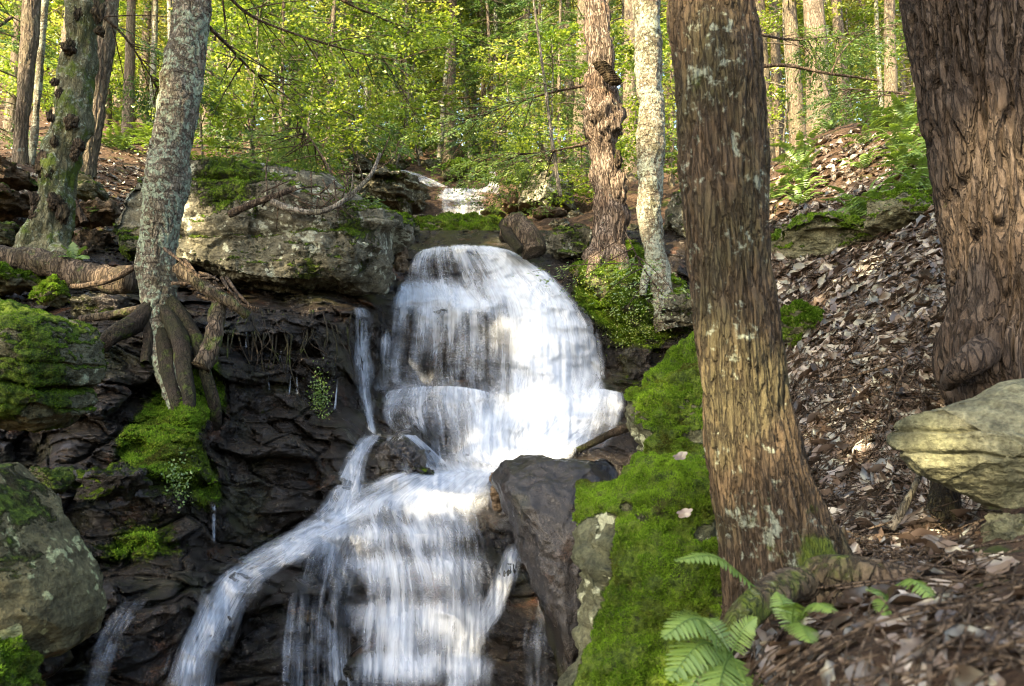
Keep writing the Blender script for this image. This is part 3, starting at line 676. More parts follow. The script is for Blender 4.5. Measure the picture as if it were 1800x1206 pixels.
def moss_tufts(o, V, F, mk, N, cnt, size, seed, thr=0.42, Fmask=None):
    g = np.random.default_rng(seed + 5)
    a, b, c, d = V[F[:, 0]], V[F[:, 1]], V[F[:, 2]], V[F[:, 3]]
    ar = np.linalg.norm(np.cross(c - a, d - b), axis=1)
    mf = mk[F].mean(1); cen = (a + c) / 2; vis = N[F].mean(1)
    px, py, f = proj(cen)
    w = ar * sstep(thr, thr + 0.25, mf) * ((np.einsum('ij,ij->i', vis, CAM - cen) > -0.25))
    if w.sum() <= 0: return
    k = g.choice(len(F), cnt, p=w / w.sum())
    s, t = g.random((2, cnt, 1))
    p0 = (a[k] * (1 - s) + b[k] * s) * (1 - t) + (d[k] * (1 - s) + c[k] * s) * t
    nn = vis[k]; nn /= np.linalg.norm(nn, axis=1)[:, None] + 1e-9
    up = nn * 0.9 + np.array([0, 0, 0.55]) + g.normal(size=(cnt, 3)) * 0.55; up /= np.linalg.norm(up, axis=1)[:, None]
    cl = 0.45 + 0.9 * np.clip(0.5 + fbm(p0 * 16, 3), 0, 1)
    L = size * g.uniform(0.6, 1.25, (cnt, 1)) * cl[:, None]
    sd = np.cross(up, g.normal(size=(cnt, 3))); sd /= np.linalg.norm(sd, axis=1)[:, None]
    W = L * 0.32
    p0 = p0 - nn * size * 0.15
    tri = np.stack([p0 + sd * W, p0 - sd * W, p0 + up * L], 1).reshape(-1, 3)
    tone = np.repeat(np.clip(g.normal(0.5, 0.2, cnt) + 0.35 * fbm(p0 * 9, 3) + 0.45 * fbm(p0 * 2.3, 3), 0, 1), 3)
    tone[2::3] = np.clip(tone[2::3] + 0.15, 0, 1)
    part('moss', o, tri, np.arange(cnt * 3).reshape(-1, 3), M['blade'], smooth=False, attrs={'tone': tone})

moss_tufts(bed, Vr.reshape(-1, 3), bF[:, ::-1], bmoss.ravel(), nr, 60000, 0.014, 77, 0.55)

rock('boulder', [(192,470),(196,410),(208,350),(232,312),(300,286),(400,278),(520,300),(600,328),(680,360),(733,388),(738,420),(712,440),(708,500),(692,526),(600,531),(500,524),(430,512),(330,480),(250,476)], 7.3, 0.85,
     M['sandstone'], 'huge lichen spotted sandstone block with overhanging foot beside the waterfall', 1, e=0.35, lean=0.35, amp=0.07, fine=0.012, planes=9, cut=(0.8, 0.97), cracks=[(348, 0.020, 0.11), (440, 0.02, 0.05)], strata=0.018, block=.15,
     moss=0.55, mthr=0.75, mblobs=[(620,400,40,.4),(520,480,50,.25),(220,440,30,.5),(640,470,30,.3),(400,300,80,.5)], res=(380, 240), tufts=16000, tuft=0.016, mnoise=.3)
rock('boulder', [(690,440),(712,430),(724,450),(718,480),(700,486),(688,470)], 7.6, 0.16, M['brownrock'], 'small brown stone wedged at the waterfall lip', 2, e=0.7, amp=0.02, res=(60, 30), moss=.1)
rock('boulder', [(-60,600),(-40,545),(30,530),(90,552),(150,570),(172,600),(176,640),(160,690),(158,728),(110,752),(40,758),(-40,750)], 3.5, 0.42, M['mossrock'],
     'big layered mossy boulder jutting in from the left edge', 3, e=0.5, amp=0.018, planes=4, cut=(.88,.98), cracks=[(690, 0.012, 0.09), (650, .006, .02), (725, .008, .04)], strata=0.012, moss=0.62, mthr=0.45, mblobs=[(140,600,40,.4)], res=(300, 170), tufts=26000, tuft=0.006, mnoise=.75)
rock('boulder', [(-70,830),(-30,800),(20,806),(60,845),(105,905),(150,970),(178,1030),(183,1085),(165,1125),(120,1148),(70,1145),(20,1118),(-30,1080),(-70,1000)], 2.6, 0.34, M['lichenrock'],
     'smooth leaning boulder blotched with pale lichen', 4, e=0.7, amp=0.012, fine=0.004, planes=2, cut=(.9,.98), strata=0.008, moss=0.25, mthr=0.5, res=(240, 120), mblobs=[(20,880,40,.35)])
rock('boulder', [(-60,1120),(-10,1112),(30,1128),(62,1165),(66,1200),(40,1260),(-60,1260)], 2.3, 0.22, M['mossrock'], 'low green moss covered stone in the bottom left corner', 5, amp=0.03, moss=1.0, mthr=0.2, res=(140, 70), mblobs=[(20,1170,50,.5)], tufts=14000, tuft=0.011)
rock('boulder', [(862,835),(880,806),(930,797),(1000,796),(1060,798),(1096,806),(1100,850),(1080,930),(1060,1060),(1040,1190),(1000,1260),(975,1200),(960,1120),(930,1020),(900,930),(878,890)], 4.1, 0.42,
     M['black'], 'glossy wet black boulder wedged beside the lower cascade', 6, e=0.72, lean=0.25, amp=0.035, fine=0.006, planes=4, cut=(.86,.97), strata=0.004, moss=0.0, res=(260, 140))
rock('boulder', [(860,835),(876,818),(888,830),(884,880),(888,905),(872,905)], 4.35, 0.08, M['brownrock'], 'thin brown slab leaning on the wet black boulder', 7, amp=0.01, res=(60, 30), moss=0)
rock('boulder', [(1096,800),(1098,740),(1110,700),(1150,650),(1190,600),(1225,570),(1290,570),(1330,680),(1320,860),(1200,900),(1120,880)], 3.6, 0.40, M['heromoss'],
     'tall moss cushioned boulder at the right of the falls', 8, e=0.55, lean=0.45, amp=0.05, planes=4, cut=(.82,.97), moss=0.8, mthr=0.2, mnoise=.8, res=(240, 120), mblobs=[(1190,650,60,.5),(1170,760,60,.5),(1118,770,30,-1.6),(1108,720,22,-1.3),(1150,850,22,-.7)], tufts=66000, tuft=0.009)
rock('boulder', [(975,1240),(985,1120),(1000,1020),(1012,900),(1030,862),(1090,826),(1150,795),(1200,785),(1280,800),(1300,960),(1320,1120),(1300,1240),(1130,1290)], 2.75, 0.36, M['heromoss'],
     'large sloping boulder thickly carpeted in bright green moss', 9, e=0.5, lean=0.45, amp=0.045, planes=4, cut=(.84,.97), moss=0.35, mthr=0.3, mnoise=.95, res=(320, 160),
     mblobs=[(1130,1010,85,1.0),(1090,1130,70,.9),(1060,870,55,1.1),(1150,820,60,.9),(1210,870,50,.6),(1050,1190,60,.8),(1180,1150,60,.5),(1230,1020,60,.6),(1015,1060,44,-2.2),(1032,980,46,-2.2),(1062,925,32,-1.6),(1000,1120,36,-2.0),(995,1185,34,-1.8),(1128,908,30,-1.5),(1190,1010,14,-.8),(1120,1085,12,-.7),(1230,940,18,-.8),(1070,1000,14,-.7),(1000,1130,24,-1.6),(1100,885,16,-.8),(985,1190,20,-1.2)], tufts=120000, tuft=0.0075)
rock('boulder', [(1570,775),(1572,745),(1590,730),(1640,710),(1720,685),(1800,660),(1900,650),(1920,800),(1880,880),(1800,890),(1740,895),(1680,870),(1620,835),(1582,790)], 2.55, 0.30, M['olive'],
     'angular olive stone block resting at the foot of the right trunk', 10, e=0.4, amp=0.010, fine=0.005, planes=5, cut=(.80,.95), strata=0.006, moss=0.15, mthr=.7, res=(300, 190), mnoise=.2, facets=[(-.25,-.62,.75,.62),(-.75,-.65,.05,.60),(-.1,-.72,-.68,.68),(.35,-.9,.2,.66),(-.5,-.5,-.7,.8)], cracks=[(760,.006,.02),(800,.005,.025)], block=.02)
rock('boulder', [(1725,930),(1745,905),(1800,888),(1880,890),(1880,985),(1800,985),(1735,982)], 2.45, 0.16, M['olive'], 'smaller olive stone tucked beneath the angular block', 11, e=0.5, amp=0.02, planes=4, res=(120, 60), moss=.2)
# right slope
rock('boulder', [(1340,470),(1345,410),(1400,396),(1480,398),(1560,405),(1625,410),(1600,432),(1540,448),(1440,460),(1380,470)], 6.4, 0.55, M['mossrock'], 'long low mossy ledge under the right bank', 12, e=0.4, amp=0.06, planes=5, strata=.04, moss=.6, mthr=.3, res=(200, 90), tufts=12000, tuft=.018)
rock('boulder', [(1512,385),(1530,350),(1580,335),(1630,345),(1652,380),(1630,402),(1560,412),(1520,405)], 5.9, 0.30, M['mossrock'], 'rounded mossy boulder among ferns on the right bank', 13, e=0.6, amp=0.03, planes=5, moss=.7, mthr=.45, res=(140, 70), tufts=7000, tuft=.015)
rock('boulder', [(1365,600),(1368,550),(1395,530),(1430,545),(1445,580),(1420,610),(1385,622)], 4.95, 0.16, M['mossrock'], 'small moss mound behind the front trunk', 14, amp=.03, moss=1.2, mthr=0.0, res=(100, 50), tufts=8000, tuft=.016)
# under the twin trunks
rock('boulder', [(950,430),(965,405),(1010,398),(1040,405),(1042,450),(1010,470),(970,462)], 8.3, 0.35, M['sandstone'], 'pale lichened stone beside the log at the waterfall top', 15, amp=0.05, planes=5, moss=.5, res=(120, 60), strata=.03)
rock('boulder', [(1000,480),(1040,455),(1100,460),(1160,480),(1200,500),(1200,590),(1150,640),(1100,610),(1060,560)], 8.0, 0.5, M['mossrock'], 'mossy bank stone under the twin trunks', 16, amp=0.09, moss=1.0, mthr=0.1, res=(160, 80), tufts=20000, tuft=.022, mblobs=[(1100,540,60,.5)])
rock('boulder', [(1150,560),(1165,525),(1200,500),(1240,500),(1240,580),(1195,580)], 7.2, 0.25, M['sandstone'], 'lichened stone at the foot of the pale birch', 17, amp=0.04, planes=4, moss=.4, res=(100, 50))
rock('boulder', [(1165,400),(1172,345),(1200,330),(1250,350),(1250,440),(1200,445)], 9.0, 0.4, M['sandstone'], 'grey boulder half hidden behind the front trunk', 18, amp=0.06, planes=4, moss=.3, res=(100, 50))
rock('boulder', [(1078,620),(1110,600),(1150,605),(1150,680),(1110,690),(1085,680)], 7.5, 0.25, M['bed'], 'dark rock standing in for the shaded dripping cavity under the mossy bank', 19, amp=.06, moss=.2, res=(100, 50))  # the cavity's shade is given as a dark stone
# upper brook
rock('boulder', [(610,340),(625,318),(680,308),(740,318),(764,335),(755,368),(720,385),(650,378),(612,365)], 11.6, 0.8, M['sandstone'], 'broad rounded ledge left of the upper cascade', 20, e=.5, amp=.10, planes=6, strata=.08, moss=.4, mthr=.6, res=(160, 80), cracks=[(345,.03,.08)])
rock('boulder', [(725,385),(800,378),(890,384),(905,432),(820,432),(735,428)], 9.7, 0.4, M['mossrock'], 'flat mossy slab above the waterfall lip', 21, e=.35, lean=.8, amp=.05, moss=1.0, mthr=.2, res=(160, 70), tufts=9000, tuft=.025)
rock('boulder', [(620,430),(640,385),(700,382),(735,392),(730,432),(690,440)], 8.9, 0.35, M['mossrock'], 'mossy rock shelf behind the sandstone block', 22, amp=.05, moss=.7, res=(100, 50), tufts=5000, tuft=.025)
rock('boulder', [(905,372),(912,325),(940,310),(990,312),(1012,330),(1015,375),(960,384)], 11.8, 0.7, M['sandstone'], 'square pale boulder right of the upper cascade', 23, e=.35, amp=.06, planes=6, moss=.35, mthr=.7, res=(140, 70))
rock('boulder', [(878,362),(885,338),(912,330),(914,365),(895,376)], 12.0, 0.25, M['brownrock'], 'small tan stone at the upper cascade foot', 24, amp=.03, res=(60, 30), moss=0)
rock('boulder', [(928,384),(935,368),(960,362),(1000,366),(1002,380),(965,390)], 10.6, 0.25, M['brownrock'], 'rusty brown flat stone below the square boulder', 25, amp=.03, res=(60, 30), moss=.1)
rock('boulder', [(840,374),(858,364),(880,366),(895,380),(860,384)], 10.9, 0.18, M['mossrock'], 'little mossy stone in the upper brook', 26, amp=.02, moss=1.0, mthr=.2, res=(60, 30))
rock('boulder', [(775,305),(790,285),(830,288),(858,300),(855,325),(810,330),(780,326)], 13.6, 0.4, M['mossrock'], 'mossy stone between the two upper streams', 27, amp=.06, moss=1.0, mthr=.2, res=(80, 40), tufts=3000, tuft=.03)
rock('boulder', [(885,325),(884,300),(915,290),(935,300),(930,325)], 13.4, 0.4, M['mossrock'], 'dark mossy stone beside the little spout', 28, amp=.06, moss=.8, mthr=.3, res=(80, 40))
rock('boulder', [(718,385),(735,378),(775,380),(790,388),(740,396)], 10.4, 0.2, M['black'], 'wet dark slab in the upper brook', 29, amp=.03, moss=0, res=(60, 30))
rock('boulder', [(585,310),(590,282),(625,276),(665,290),(660,315),(620,322)], 13.0, 0.5, M['sandstone'], 'grey stone on the far left brook bank', 30, amp=.07, planes=4, moss=.4, res=(80, 40))
gs = np.random.default_rng(61)
for i, (x, y, Y, w, lab) in enumerate([(700,398,9.9,26,'mossy stone at the left end of the flat slab'),(905,395,10.2,24,'dark stone behind the hollow stump end'),(890,345,12.3,16,'small dark stone at the right rim of the upper cascade'),(738,345,12.4,18,'dark stone at the left rim of the upper cascade'),(812,330,12.9,14,'dark stone splitting the top of the upper cascade'),
      (935,300,14.5,24,'mossy stone high above the square boulder'),(700,290,14.5,22,'mossy stone where the thin stream begins'),(985,395,9.9,22,'lichened stone left of the snag foot'),(1015,385,10.4,26,'greyish stone behind the snag foot'),(650,300,13.8,24,'dark stone above the rounded ledge'),(760,292,15,22,'dark green stone at the head of the brook'),(840,285,15.5,20,'far mossy stone at the head of the brook'),(1110,405,9.2,22,'mossy stone between snag and pale birch')]):
    ol = [(x + w * math.cos(k) * gs.uniform(.85, 1.15), y + .62 * w * math.sin(k) * gs.uniform(.85, 1.15)) for k in np.linspace(0, 2 * math.pi, 10)[:-1]]
    rock('stone', ol, Y, w / FPX * Y * .8, M['mossrock' if 'moss' in lab or 'green' in lab else 'bed' if 'dark' in lab else 'sandstone'], lab, 60 + i, e=.6, amp=.05, planes=4, moss=.8 if 'moss' in lab or 'green' in lab else .25, mthr=.4, res=(70, 40), cat='stone')
# left bank, further back
rock('boulder', [(-40,340),(-30,298),(20,290),(62,298),(70,330),(40,338)], 7.6, 0.5, M['brownrock'], 'flat tan stone topping the left bank', 31, e=.4, amp=.05, planes=4, moss=.2, res=(120, 60), strata=.04)
rock('boulder', [(-40,385),(-40,342),(20,338),(70,345),(66,378),(20,388)], 7.4, 0.5, M['brownrock'], 'layered tan stone below the flat one', 32, e=.4, amp=.05, planes=4, moss=.25, res=(120, 60), strata=.05)
rock('boulder', [(120,350),(124,315),(150,308),(185,320),(190,350),(160,358)], 8.0, 0.3, M['mossrock'], 'tilted mossy stone between the two left trunks', 33, amp=.04, planes=4, moss=.5, res=(90, 45), strata=.04)
rock('boulder', [(110,392),(120,365),(170,358),(215,350),(225,380),(190,400),(140,404)], 7.8, 0.3, M['brownrock'], 'rust stained ledge behind the mossy trunk', 34, amp=.05, planes=4, moss=.3, res=(90, 45), strata=.05)
rock('boulder', [(-40,445),(-40,392),(30,388),(55,400),(50,440)], 7.0, 0.4, M['mossrock'], 'shadowed mossy stone on the left bank', 35, amp=.05, moss=.6, res=(90, 45))
rock('boulder', [(115,470),(125,420),(160,400),(200,405),(205,470),(160,480)], 7.2, 0.35, M['brownrock'], 'brown layered rock behind the mossy trunk foot', 36, e=.4, amp=.06, planes=4, strata=.08, moss=.25, res=(100, 50))
rock('boulder', [(-40,520),(-40,476),(30,470),(90,482),(92,510),(40,520)], 6.0, 0.35, M['mossrock'], 'cushion of green moss on the left bank stone', 37, amp=.04, moss=1.3, mthr=0.0, res=(120, 60), tufts=14000, tuft=.018)
rock('boulder', [(60,535),(80,498),(105,488),(124,505),(122,530),(95,545)], 5.5, 0.14, M['mossrock'], 'small sunlit moss hump on the left bank', 38, amp=.03, moss=1.3, mthr=0.0, res=(90, 45), tufts=9000, tuft=.015)
rock('boulder', [(128,560),(130,525),(165,512),(235,515),(240,560),(190,575)], 5.6, 0.2, M['bed'], 'wet dark slab beside the birch roots', 39, amp=.03, moss=.1, res=(90, 45))
rock('boulder', [(650,860),(655,800),(680,766),(720,762),(748,790),(772,830),(740,862),(700,872)], 5.45, 0.28, M['black'], 'rounded dark boulder parting the middle stream', 40, amp=.04, fine=.015, moss=.12, res=(140, 70))
rock('boulder', [(40,860),(45,818),(100,812),(150,822),(152,860),(100,880)], 3.75, 0.2, M['mossrock'], 'grey capstone on the shaded left ledge', 41, e=.4, amp=.03, planes=3, moss=.35, res=(90, 45), strata=.03)
rock('boulder', [(150,880),(152,828),(200,815),(265,822),(270,860),(215,890)], 3.8, 0.2, M['bed'], 'dark mossy capstone on the shaded left ledge', 42, e=.4, amp=.03, planes=3, moss=.5, res=(90, 45), strata=.03)

# ------------------------------------------------------------------ trunks
def bark_disp(kind, seed, amp):
    def f(th, arc, R):
        k = seed * 2.7
        if kind == 'plates':
            q = np.stack([np.cos(th) * R / 0.024 + k, np.sin(th) * R / 0.024, arc / 0.13 + 0.3], -1)
            lf = np.abs(perlin(np.stack([np.cos(th) * R / 0.036 + k, np.sin(th) * R / 0.036 + .35 * perlin(q * .25), arc / 0.42], -1)))
            q = q + 0.5 * np.stack([perlin(q * 0.6 + 3), perlin(q * 0.6 + 8), 0 * th], -1)
            n = np.abs(perlin(q)); n2 = np.abs(perlin(q * np.array([2.1, 2.1, 2.6]) + 5))
            big = fbm(np.stack([np.cos(th) * R / 0.25 + k, np.sin(th) * R / 0.25, arc / 0.5], -1), 3)
            return amp * (-0.75 * (1 - sstep(0, 0.24, n)) - 1.0 * (1 - sstep(0, 0.22, lf)) - 0.3 * (1 - sstep(0, 0.2, n2)) + 0.4 * n) + 0.03 * R / 0.15 * big + amp * 0.3 * perlin(q * 4)
        if kind == 'ridges':
            q = np.stack([np.cos(th) * R / 0.055 + k, np.sin(th) * R / 0.055, arc / 0.42 + 0.3], -1)
            q[..., 0] += arc * 3.0
            q = q + 0.5 * np.stack([perlin(q * 0.7 + 3), perlin(q * 0.7 + 8), 0 * th], -1)
            n = np.abs(perlin(q)); n2 = np.abs(perlin(q * np.array([2.3, 2.3, 2.8]) + 5))
            big = fbm(np.stack([np.cos(th) * R / 0.3 + k, np.sin(th) * R / 0.3, arc / 0.4], -1), 3)
            return amp * (-1.7 * (1 - sstep(0, 0.26, n)) - 0.35 * (1 - sstep(0, 0.25, n2)) + 0.16 * perlin(q * 5) + .08 * perlin(q * 11)) + 0.02 * big
        if kind == 'birch':
            q = np.stack([np.cos(th) * R / 0.06 + k, np.sin(th) * R / 0.06, arc / 0.07], -1)
            p2 = sstep(0.0, 0.35, fbm(np.stack([np.cos(th) * R / 0.11 + k, np.sin(th) * R / 0.11, arc / 0.3], -1), 3))
            r = np.abs(perlin(q * np.array([1.3, 1.3, 0.5])))
            big = fbm(np.stack([np.cos(th) * R / 0.25 + k, np.sin(th) * R / 0.25, arc / 0.4], -1), 3)
            return amp * (0.5 * fbm(q * np.array([.5, .5, 2.0]), 3) + p2 * (0.8 - 1.3 * (1 - sstep(0, .2, r)))) + 0.035 * R / 0.15 * big
        q = np.stack([np.cos(th) * R / 0.035 + k, np.sin(th) * R / 0.035, arc / 0.35], -1)
        big = fbm(np.stack([np.cos(th) * R / 0.2 + k, np.sin(th) * R / 0.2, arc / 0.35], -1), 3)
        return amp * (fbm(q, 4) * 0.9) + 0.06 * R / 0.15 * big
    return f

def trunk(rows, Y, top, kind, amp, seed, ns=96, step=0.012, flare=0.0):
    """centre line and radii of a trunk seen at rows (x centre, y, width), carried up to height top"""
    Yl = np.broadcast_to(np.asarray(Y, float), (len(rows),))
    C = np.array([P(r[0], r[1], y) for r, y in zip(rows, Yl)])
    dist = np.linalg.norm(C - CAM, axis=1)
    R = np.array([r[2] for r in rows]) / 2 / FPX * Yl
    if C[0, 2] < C[-1, 2]: C, R = C[::-1], R[::-1]              # top first
    d = (C[0] - C[min(2, len(C) - 1)]); d /= d[2]
    ext = [C[0] + d * h for h in np.linspace(top - C[0, 2], 0.6, 5)] if top > C[0, 2] + 1 else []
    er = [R[0] * (0.35 + 0.13 * i) for i in range(len(ext))]
    Cs = np.array(list(ext) + list(C)); Rs = np.array(er + list(R))
    ln = np.linalg.norm(np.diff(Cs, axis=0), axis=1).sum()
    vis0 = C[0, 2] + 0.7
    A = np.concatenate([Cs, Rs[:, None]], 1)
    n_up = 16 if ext else 0
    full = catmull(A, 2000)
    zc = full[:, 2]
    lo = full[zc <= vis0]; up = full[zc > vis0]
    nlo = max(20, int(np.linalg.norm(np.diff(lo[:, :3], axis=0), axis=1).sum() / step))
    lo = lo[np.linspace(0, len(lo) - 1, nlo).astype(int)]
    if len(up) > 20: up = up[np.linspace(0, len(up) - 1, 24).astype(int)]; lo = np.concatenate([up[:-1], lo])
    V, F = tube(lo[:, :3], lo[:, 3], ns, bark_disp(kind, seed, amp))
    return V, F[:, ::-1], lo

# ---- foliage
SPOTS = []            # chosen sun patches, leaves cut away towards the sun: (point, radius)
def spot(px, py, Y, r): SPOTS.append((P(px, py, Y), r))
for s in [(915,610,7.3,.13),(950,730,6.9,.13),(770,680,7.1,.06),(640,650,6.7,.05),(1095,715,6.8,.05),
          (835,880,5.0,.12),(760,905,4.9,.05),(830,1130,4.0,.04),(905,1040,4.4,.05),(570,690,5.8,.05),
          (1290,700,2.16,.07),(1335,715,2.15,.14),(1360,760,2.15,.09),(1275,780,2.15,.045),(1310,740,2.15,.05),(1235,40,2.25,.08),(1240,90,2.25,.05),(100,510,5.4,.13),(215,500,5.6,.16),(230,540,5.5,.05),(200,300,9,.45),(40,305,7.5,.22),
          (150,240,9,.2),(1070,495,7.7,.16),(1045,520,7.7,.08),(1392,525,5.2,.12),(1530,505,5.3,.12),(1780,320,3.1,.10),(1790,430,3.1,.05),(1075,290,7.9,.2),(1060,50,7.9,.4),(1140,60,7.5,.5),(1145,350,7.5,.14),(1140,180,7.5,.3),(1055,180,7.8,.12),
          (1110,400,7.7,.1),(1400,290,8.2,.5),(60,560,3.3,.08),(240,560,5.2,.04),(520,470,6.4,.06),(880,420,8.6,.12),(30,215,12,.6),(1160,1180,2.2,.03),(1180,660,3.3,.05),(1640,730,2.3,.06),(300,330,6.5,.12),(700,340,11,.4),(950,340,11,.3)]:
    spot(*s)
def spot_cull(cen, grow=1.0):
    keep = np.ones(len(cen), bool)
    for t, r in SPOTS:
        if r <= 0: continue
        d = cen - t; a = d @ SUN
        pr = np.linalg.norm(d - a[:, None] * SUN, axis=1)
        keep &= ~((pr < r * grow + 0.11) & (a > 0.3))
    return keep

def leaves(p, d, s, L, W, tone, fold=0.12):
    """one small leaf face per row: base p, direction d, side s"""
    n = np.cross(d, s)
    L = np.asarray(L)[:, None]; W = np.asarray(W)[:, None]
    mid = p + d * L * 0.48
    V = np.stack([p, mid + s * W / 2 + n * L * fold, p + d * L, mid - s * W / 2 + n * L * fold], 1).reshape(-1, 3)
    return V, np.arange(len(p) * 4).reshape(-1, 4), np.repeat(tone, 4)
def spray(g, n=240, broad=False):
    """a flat bough one metre long along +X: positions, directions, sides"""
    nb = 26
    t = np.sort(g.uniform(0.08, 1.0, nb)); sgn = np.where(np.arange(nb) % 2, 1, -1)
    ln = 0.42 * (1 - t) ** 0.7 + 0.10; ln *= g.uniform(0.7, 1.2, nb)
    k = g.integers(0, nb, n); f = np.sqrt(g.uniform(0.02, 1, n))
    ang = (0.95 + g.normal(0, 0.12, nb))[k] * sgn[k]
    bd = np.stack([np.cos(ang), np.sin(ang), 0 * ang - 0.18], -1)
    base = np.stack([t[k], 0 * f, -0.16 * t[k] ** 2], -1)
    p = base + bd * (ln[k] * f)[:, None] + g.normal(0, 0.012, (n, 3)) * (2.5 if broad else 1)
    p[:, 2] -= 0.10 * f ** 2 * ln[k]
    lat = g.choice([-1, 1], n)
    a2 = ang + lat * g.uniform(0.3, 0.9, n)
    d = np.stack([np.cos(a2), np.sin(a2), -0.25 + g.normal(0, 0.35 if broad else 0.18, n)], -1); d = unit(d)
    s = unit(np.cross(d, np.array([0, 0, 1.0]) + g.normal(0, 0.5 if broad else 0.25, (n, 3))))
    return p, d, s

def rotz(v, a):
    c, s = np.cos(a), np.sin(a)
    return np.stack([v[..., 0] * c - v[..., 1] * s, v[..., 0] * s + v[..., 1] * c, v[..., 2]], -1)
def tiltx(v, a):      # raise +X by angle a
    c, s = np.cos(a), np.sin(a)
    return np.stack([v[..., 0] * c - v[..., 2] * s, v[..., 1], v[..., 0] * s + v[..., 2] * c], -1)

def crown_mesh(g, boughs, leafL, leafW, n, broad=False, tone0=0.45, cull=None):
    """boughs: list of (x, y, z, azimuth, rise, length)"""
    Vs, Fs, Ts, o = [], [], [], 0
    for (x, y, z, az, el, ln) in boughs:
        p, d, s = spray(g, n, broad)
        q = rotz(tiltx(p * ln, el), az) + np.array([x, y, z])
        dd = rotz(tiltx(d, el), az); sd = rotz(tiltx(s, el), az)
        if cull is not None:
            k = cull(q); q, dd, sd = q[k], dd[k], sd[k]
        if not len(q): continue
        tn = np.clip(g.normal(tone0, 0.16, len(q)) + g.normal(0, 0.16), 0, 1)
        sc = 0.55 + 0.45 * min(1.4, ln / 1.6)
        V, F, T = leaves(q, dd, sd, g.uniform(0.7, 1.3, len(q)) * leafL * sc, g.uniform(0.8, 1.2, len(q)) * leafW * sc, tn)
        Vs.append(V); Fs.append(F + o); Ts.append(T); o += len(V)
    return np.concatenate(Vs), np.concatenate(Fs), np.concatenate(Ts)
def bough_wood(boughs, r=0.012, every=1):
    out = []
    for (x, y, z, az, el, ln) in boughs[::every]:
        t = np.linspace(0, 0.9, 5)
        c = np.stack([t, 0 * t, -0.16 * t ** 2], -1) * ln
        c = rotz(tiltx(c, el), az) + np.array([x, y, z])
        out.append(tube(c, np.linspace(r * (0.6 + ln * .4), r * 0.25, 5), 4))
    return out

# ---- near trees -----------------------------------------------------------
def near_tree(name, label, rows, Y, mat, kind, amp, seed, top, roots=(), cat='tree', ns=110, step=0.012, crown=None, extra=None, group=None, rmat=None, mossf=None):
    V, F, cl = trunk(rows, Y, top, kind, amp, seed, ns, step)
    t = empty(name, cl[-1, :3], label, cat, group)
    mz = np.zeros(len(V))
    if mossf: 
        px, py, _ = proj(V); mz = mossf(px, py)
    tr = part('trunk', t, V, F, mat, attrs={'moss': mz})
    for i, (pts, r0, r1) in enumerate(roots):
        c = catmull(np.array([P(*q) for q in pts]), 90)
        V2, F2 = tube(c, np.linspace(r0, r1, 90), 20, lambda th, a, R: 0.22 * R * fbm(np.stack([np.cos(th) * 1.5 + seed + i, np.sin(th) * 1.5, a * 3], -1), 4))
        part('root', t, V2, F2[:, ::-1], rmat or M['root'], attrs={'moss': np.zeros(len(V2))})
    if crown:
        g = np.random.default_rng(seed + 40)
        topc = cl[0, :3]; n, spread, leaf, lw, lm, broad, hlo = crown
        bs = []
        for j in range(n):
            z = g.uniform(hlo, topc[2])
            i = np.argmin(abs(cl[:, 2] - z)); c0 = cl[i, :3]
            bs.append((c0[0], c0[1], z, g.uniform(0, 6.283), g.uniform(-0.1, 0.5) if broad else g.uniform(-0.3, 0.15), spread * g.uniform(0.6, 1.1) * (1 - 0.5 * (z - hlo) / (topc[2] - hlo + .1))))
        Vc, Fc, Tc = crown_mesh(g, bs, leaf, lw, 260, broad, cull=lambda q: spot_cull(q))
        part('crown', t, Vc, Fc, M[lm], smooth=False, attrs={'tone': Tc})
        for Vw, Fw in bough_wood(bs, 0.02): part('branch', t, Vw, Fw, mat, attrs={'moss': np.zeros(len(Vw))})
    if extra: extra(t, cl)
    return t

def gnarl(t, px, py, Y, r, seed, mat='burl', sq=(1, .8, 1.1), name='burl'):
    n, m = 40, 24
    th = np.linspace(0, 2 * np.pi, n, endpoint=False); ph = np.linspace(-1.57, 1.57, m)
    V = np.stack([np.cos(ph)[:, None] * np.cos(th), np.cos(ph)[:, None] * np.sin(th), np.sin(ph)[:, None] + 0 * th], -1).reshape(-1, 3)
    V = V * (1 + 0.5 * fbm(V * 1.3 + seed * 3.3, 5, .7))[:, None] * r * np.array(sq) + P(px, py, Y)
    return part(name, t, V, gridF(m, n, True), M[mat], attrs={'moss': np.zeros(len(V))})

near_tree('hemlock_tree', 'thick furrowed brown trunk standing alone in the right foreground with a lit band', [(1251,-20,148),(1258,100,148),(1268,250,150),(1279,400,152),(1300,600,152),(1327,800,166),(1355,930,182),(1377,1000,198),(1392,1050,225),(1400,1110,262),(1402,1150,280)], 2.25,
   M['hembark'], 'plates', 0.0088, 1, 13.0, ns=260, step=0.005, rmat=M['log'],
   roots=[([(1385,1040,2.2),(1440,1010,2.08),(1500,1006,2.02),(1570,1018,1.98),(1650,1038,1.92),(1740,1062,1.85),(1800,1110,1.75)], .05, .018), ([(1430,1020,2.1),(1360,1042,2.0),(1310,1078,1.92),(1260,1150,1.86)], .045, .03), ([(1420,1050,2.1),(1500,1060,2.0),(1580,1075,1.95),(1660,1090,1.9)], .03, .012)],
   crown=(14, 2.6, .11, .05, 'hemlock', False, 9.0), mossf=lambda px, py: blobs(px, py, [(1440,965,32,.55),(1425,890,22,.35),(1290,1040,20,.4),(1455,1010,30,.5)]))
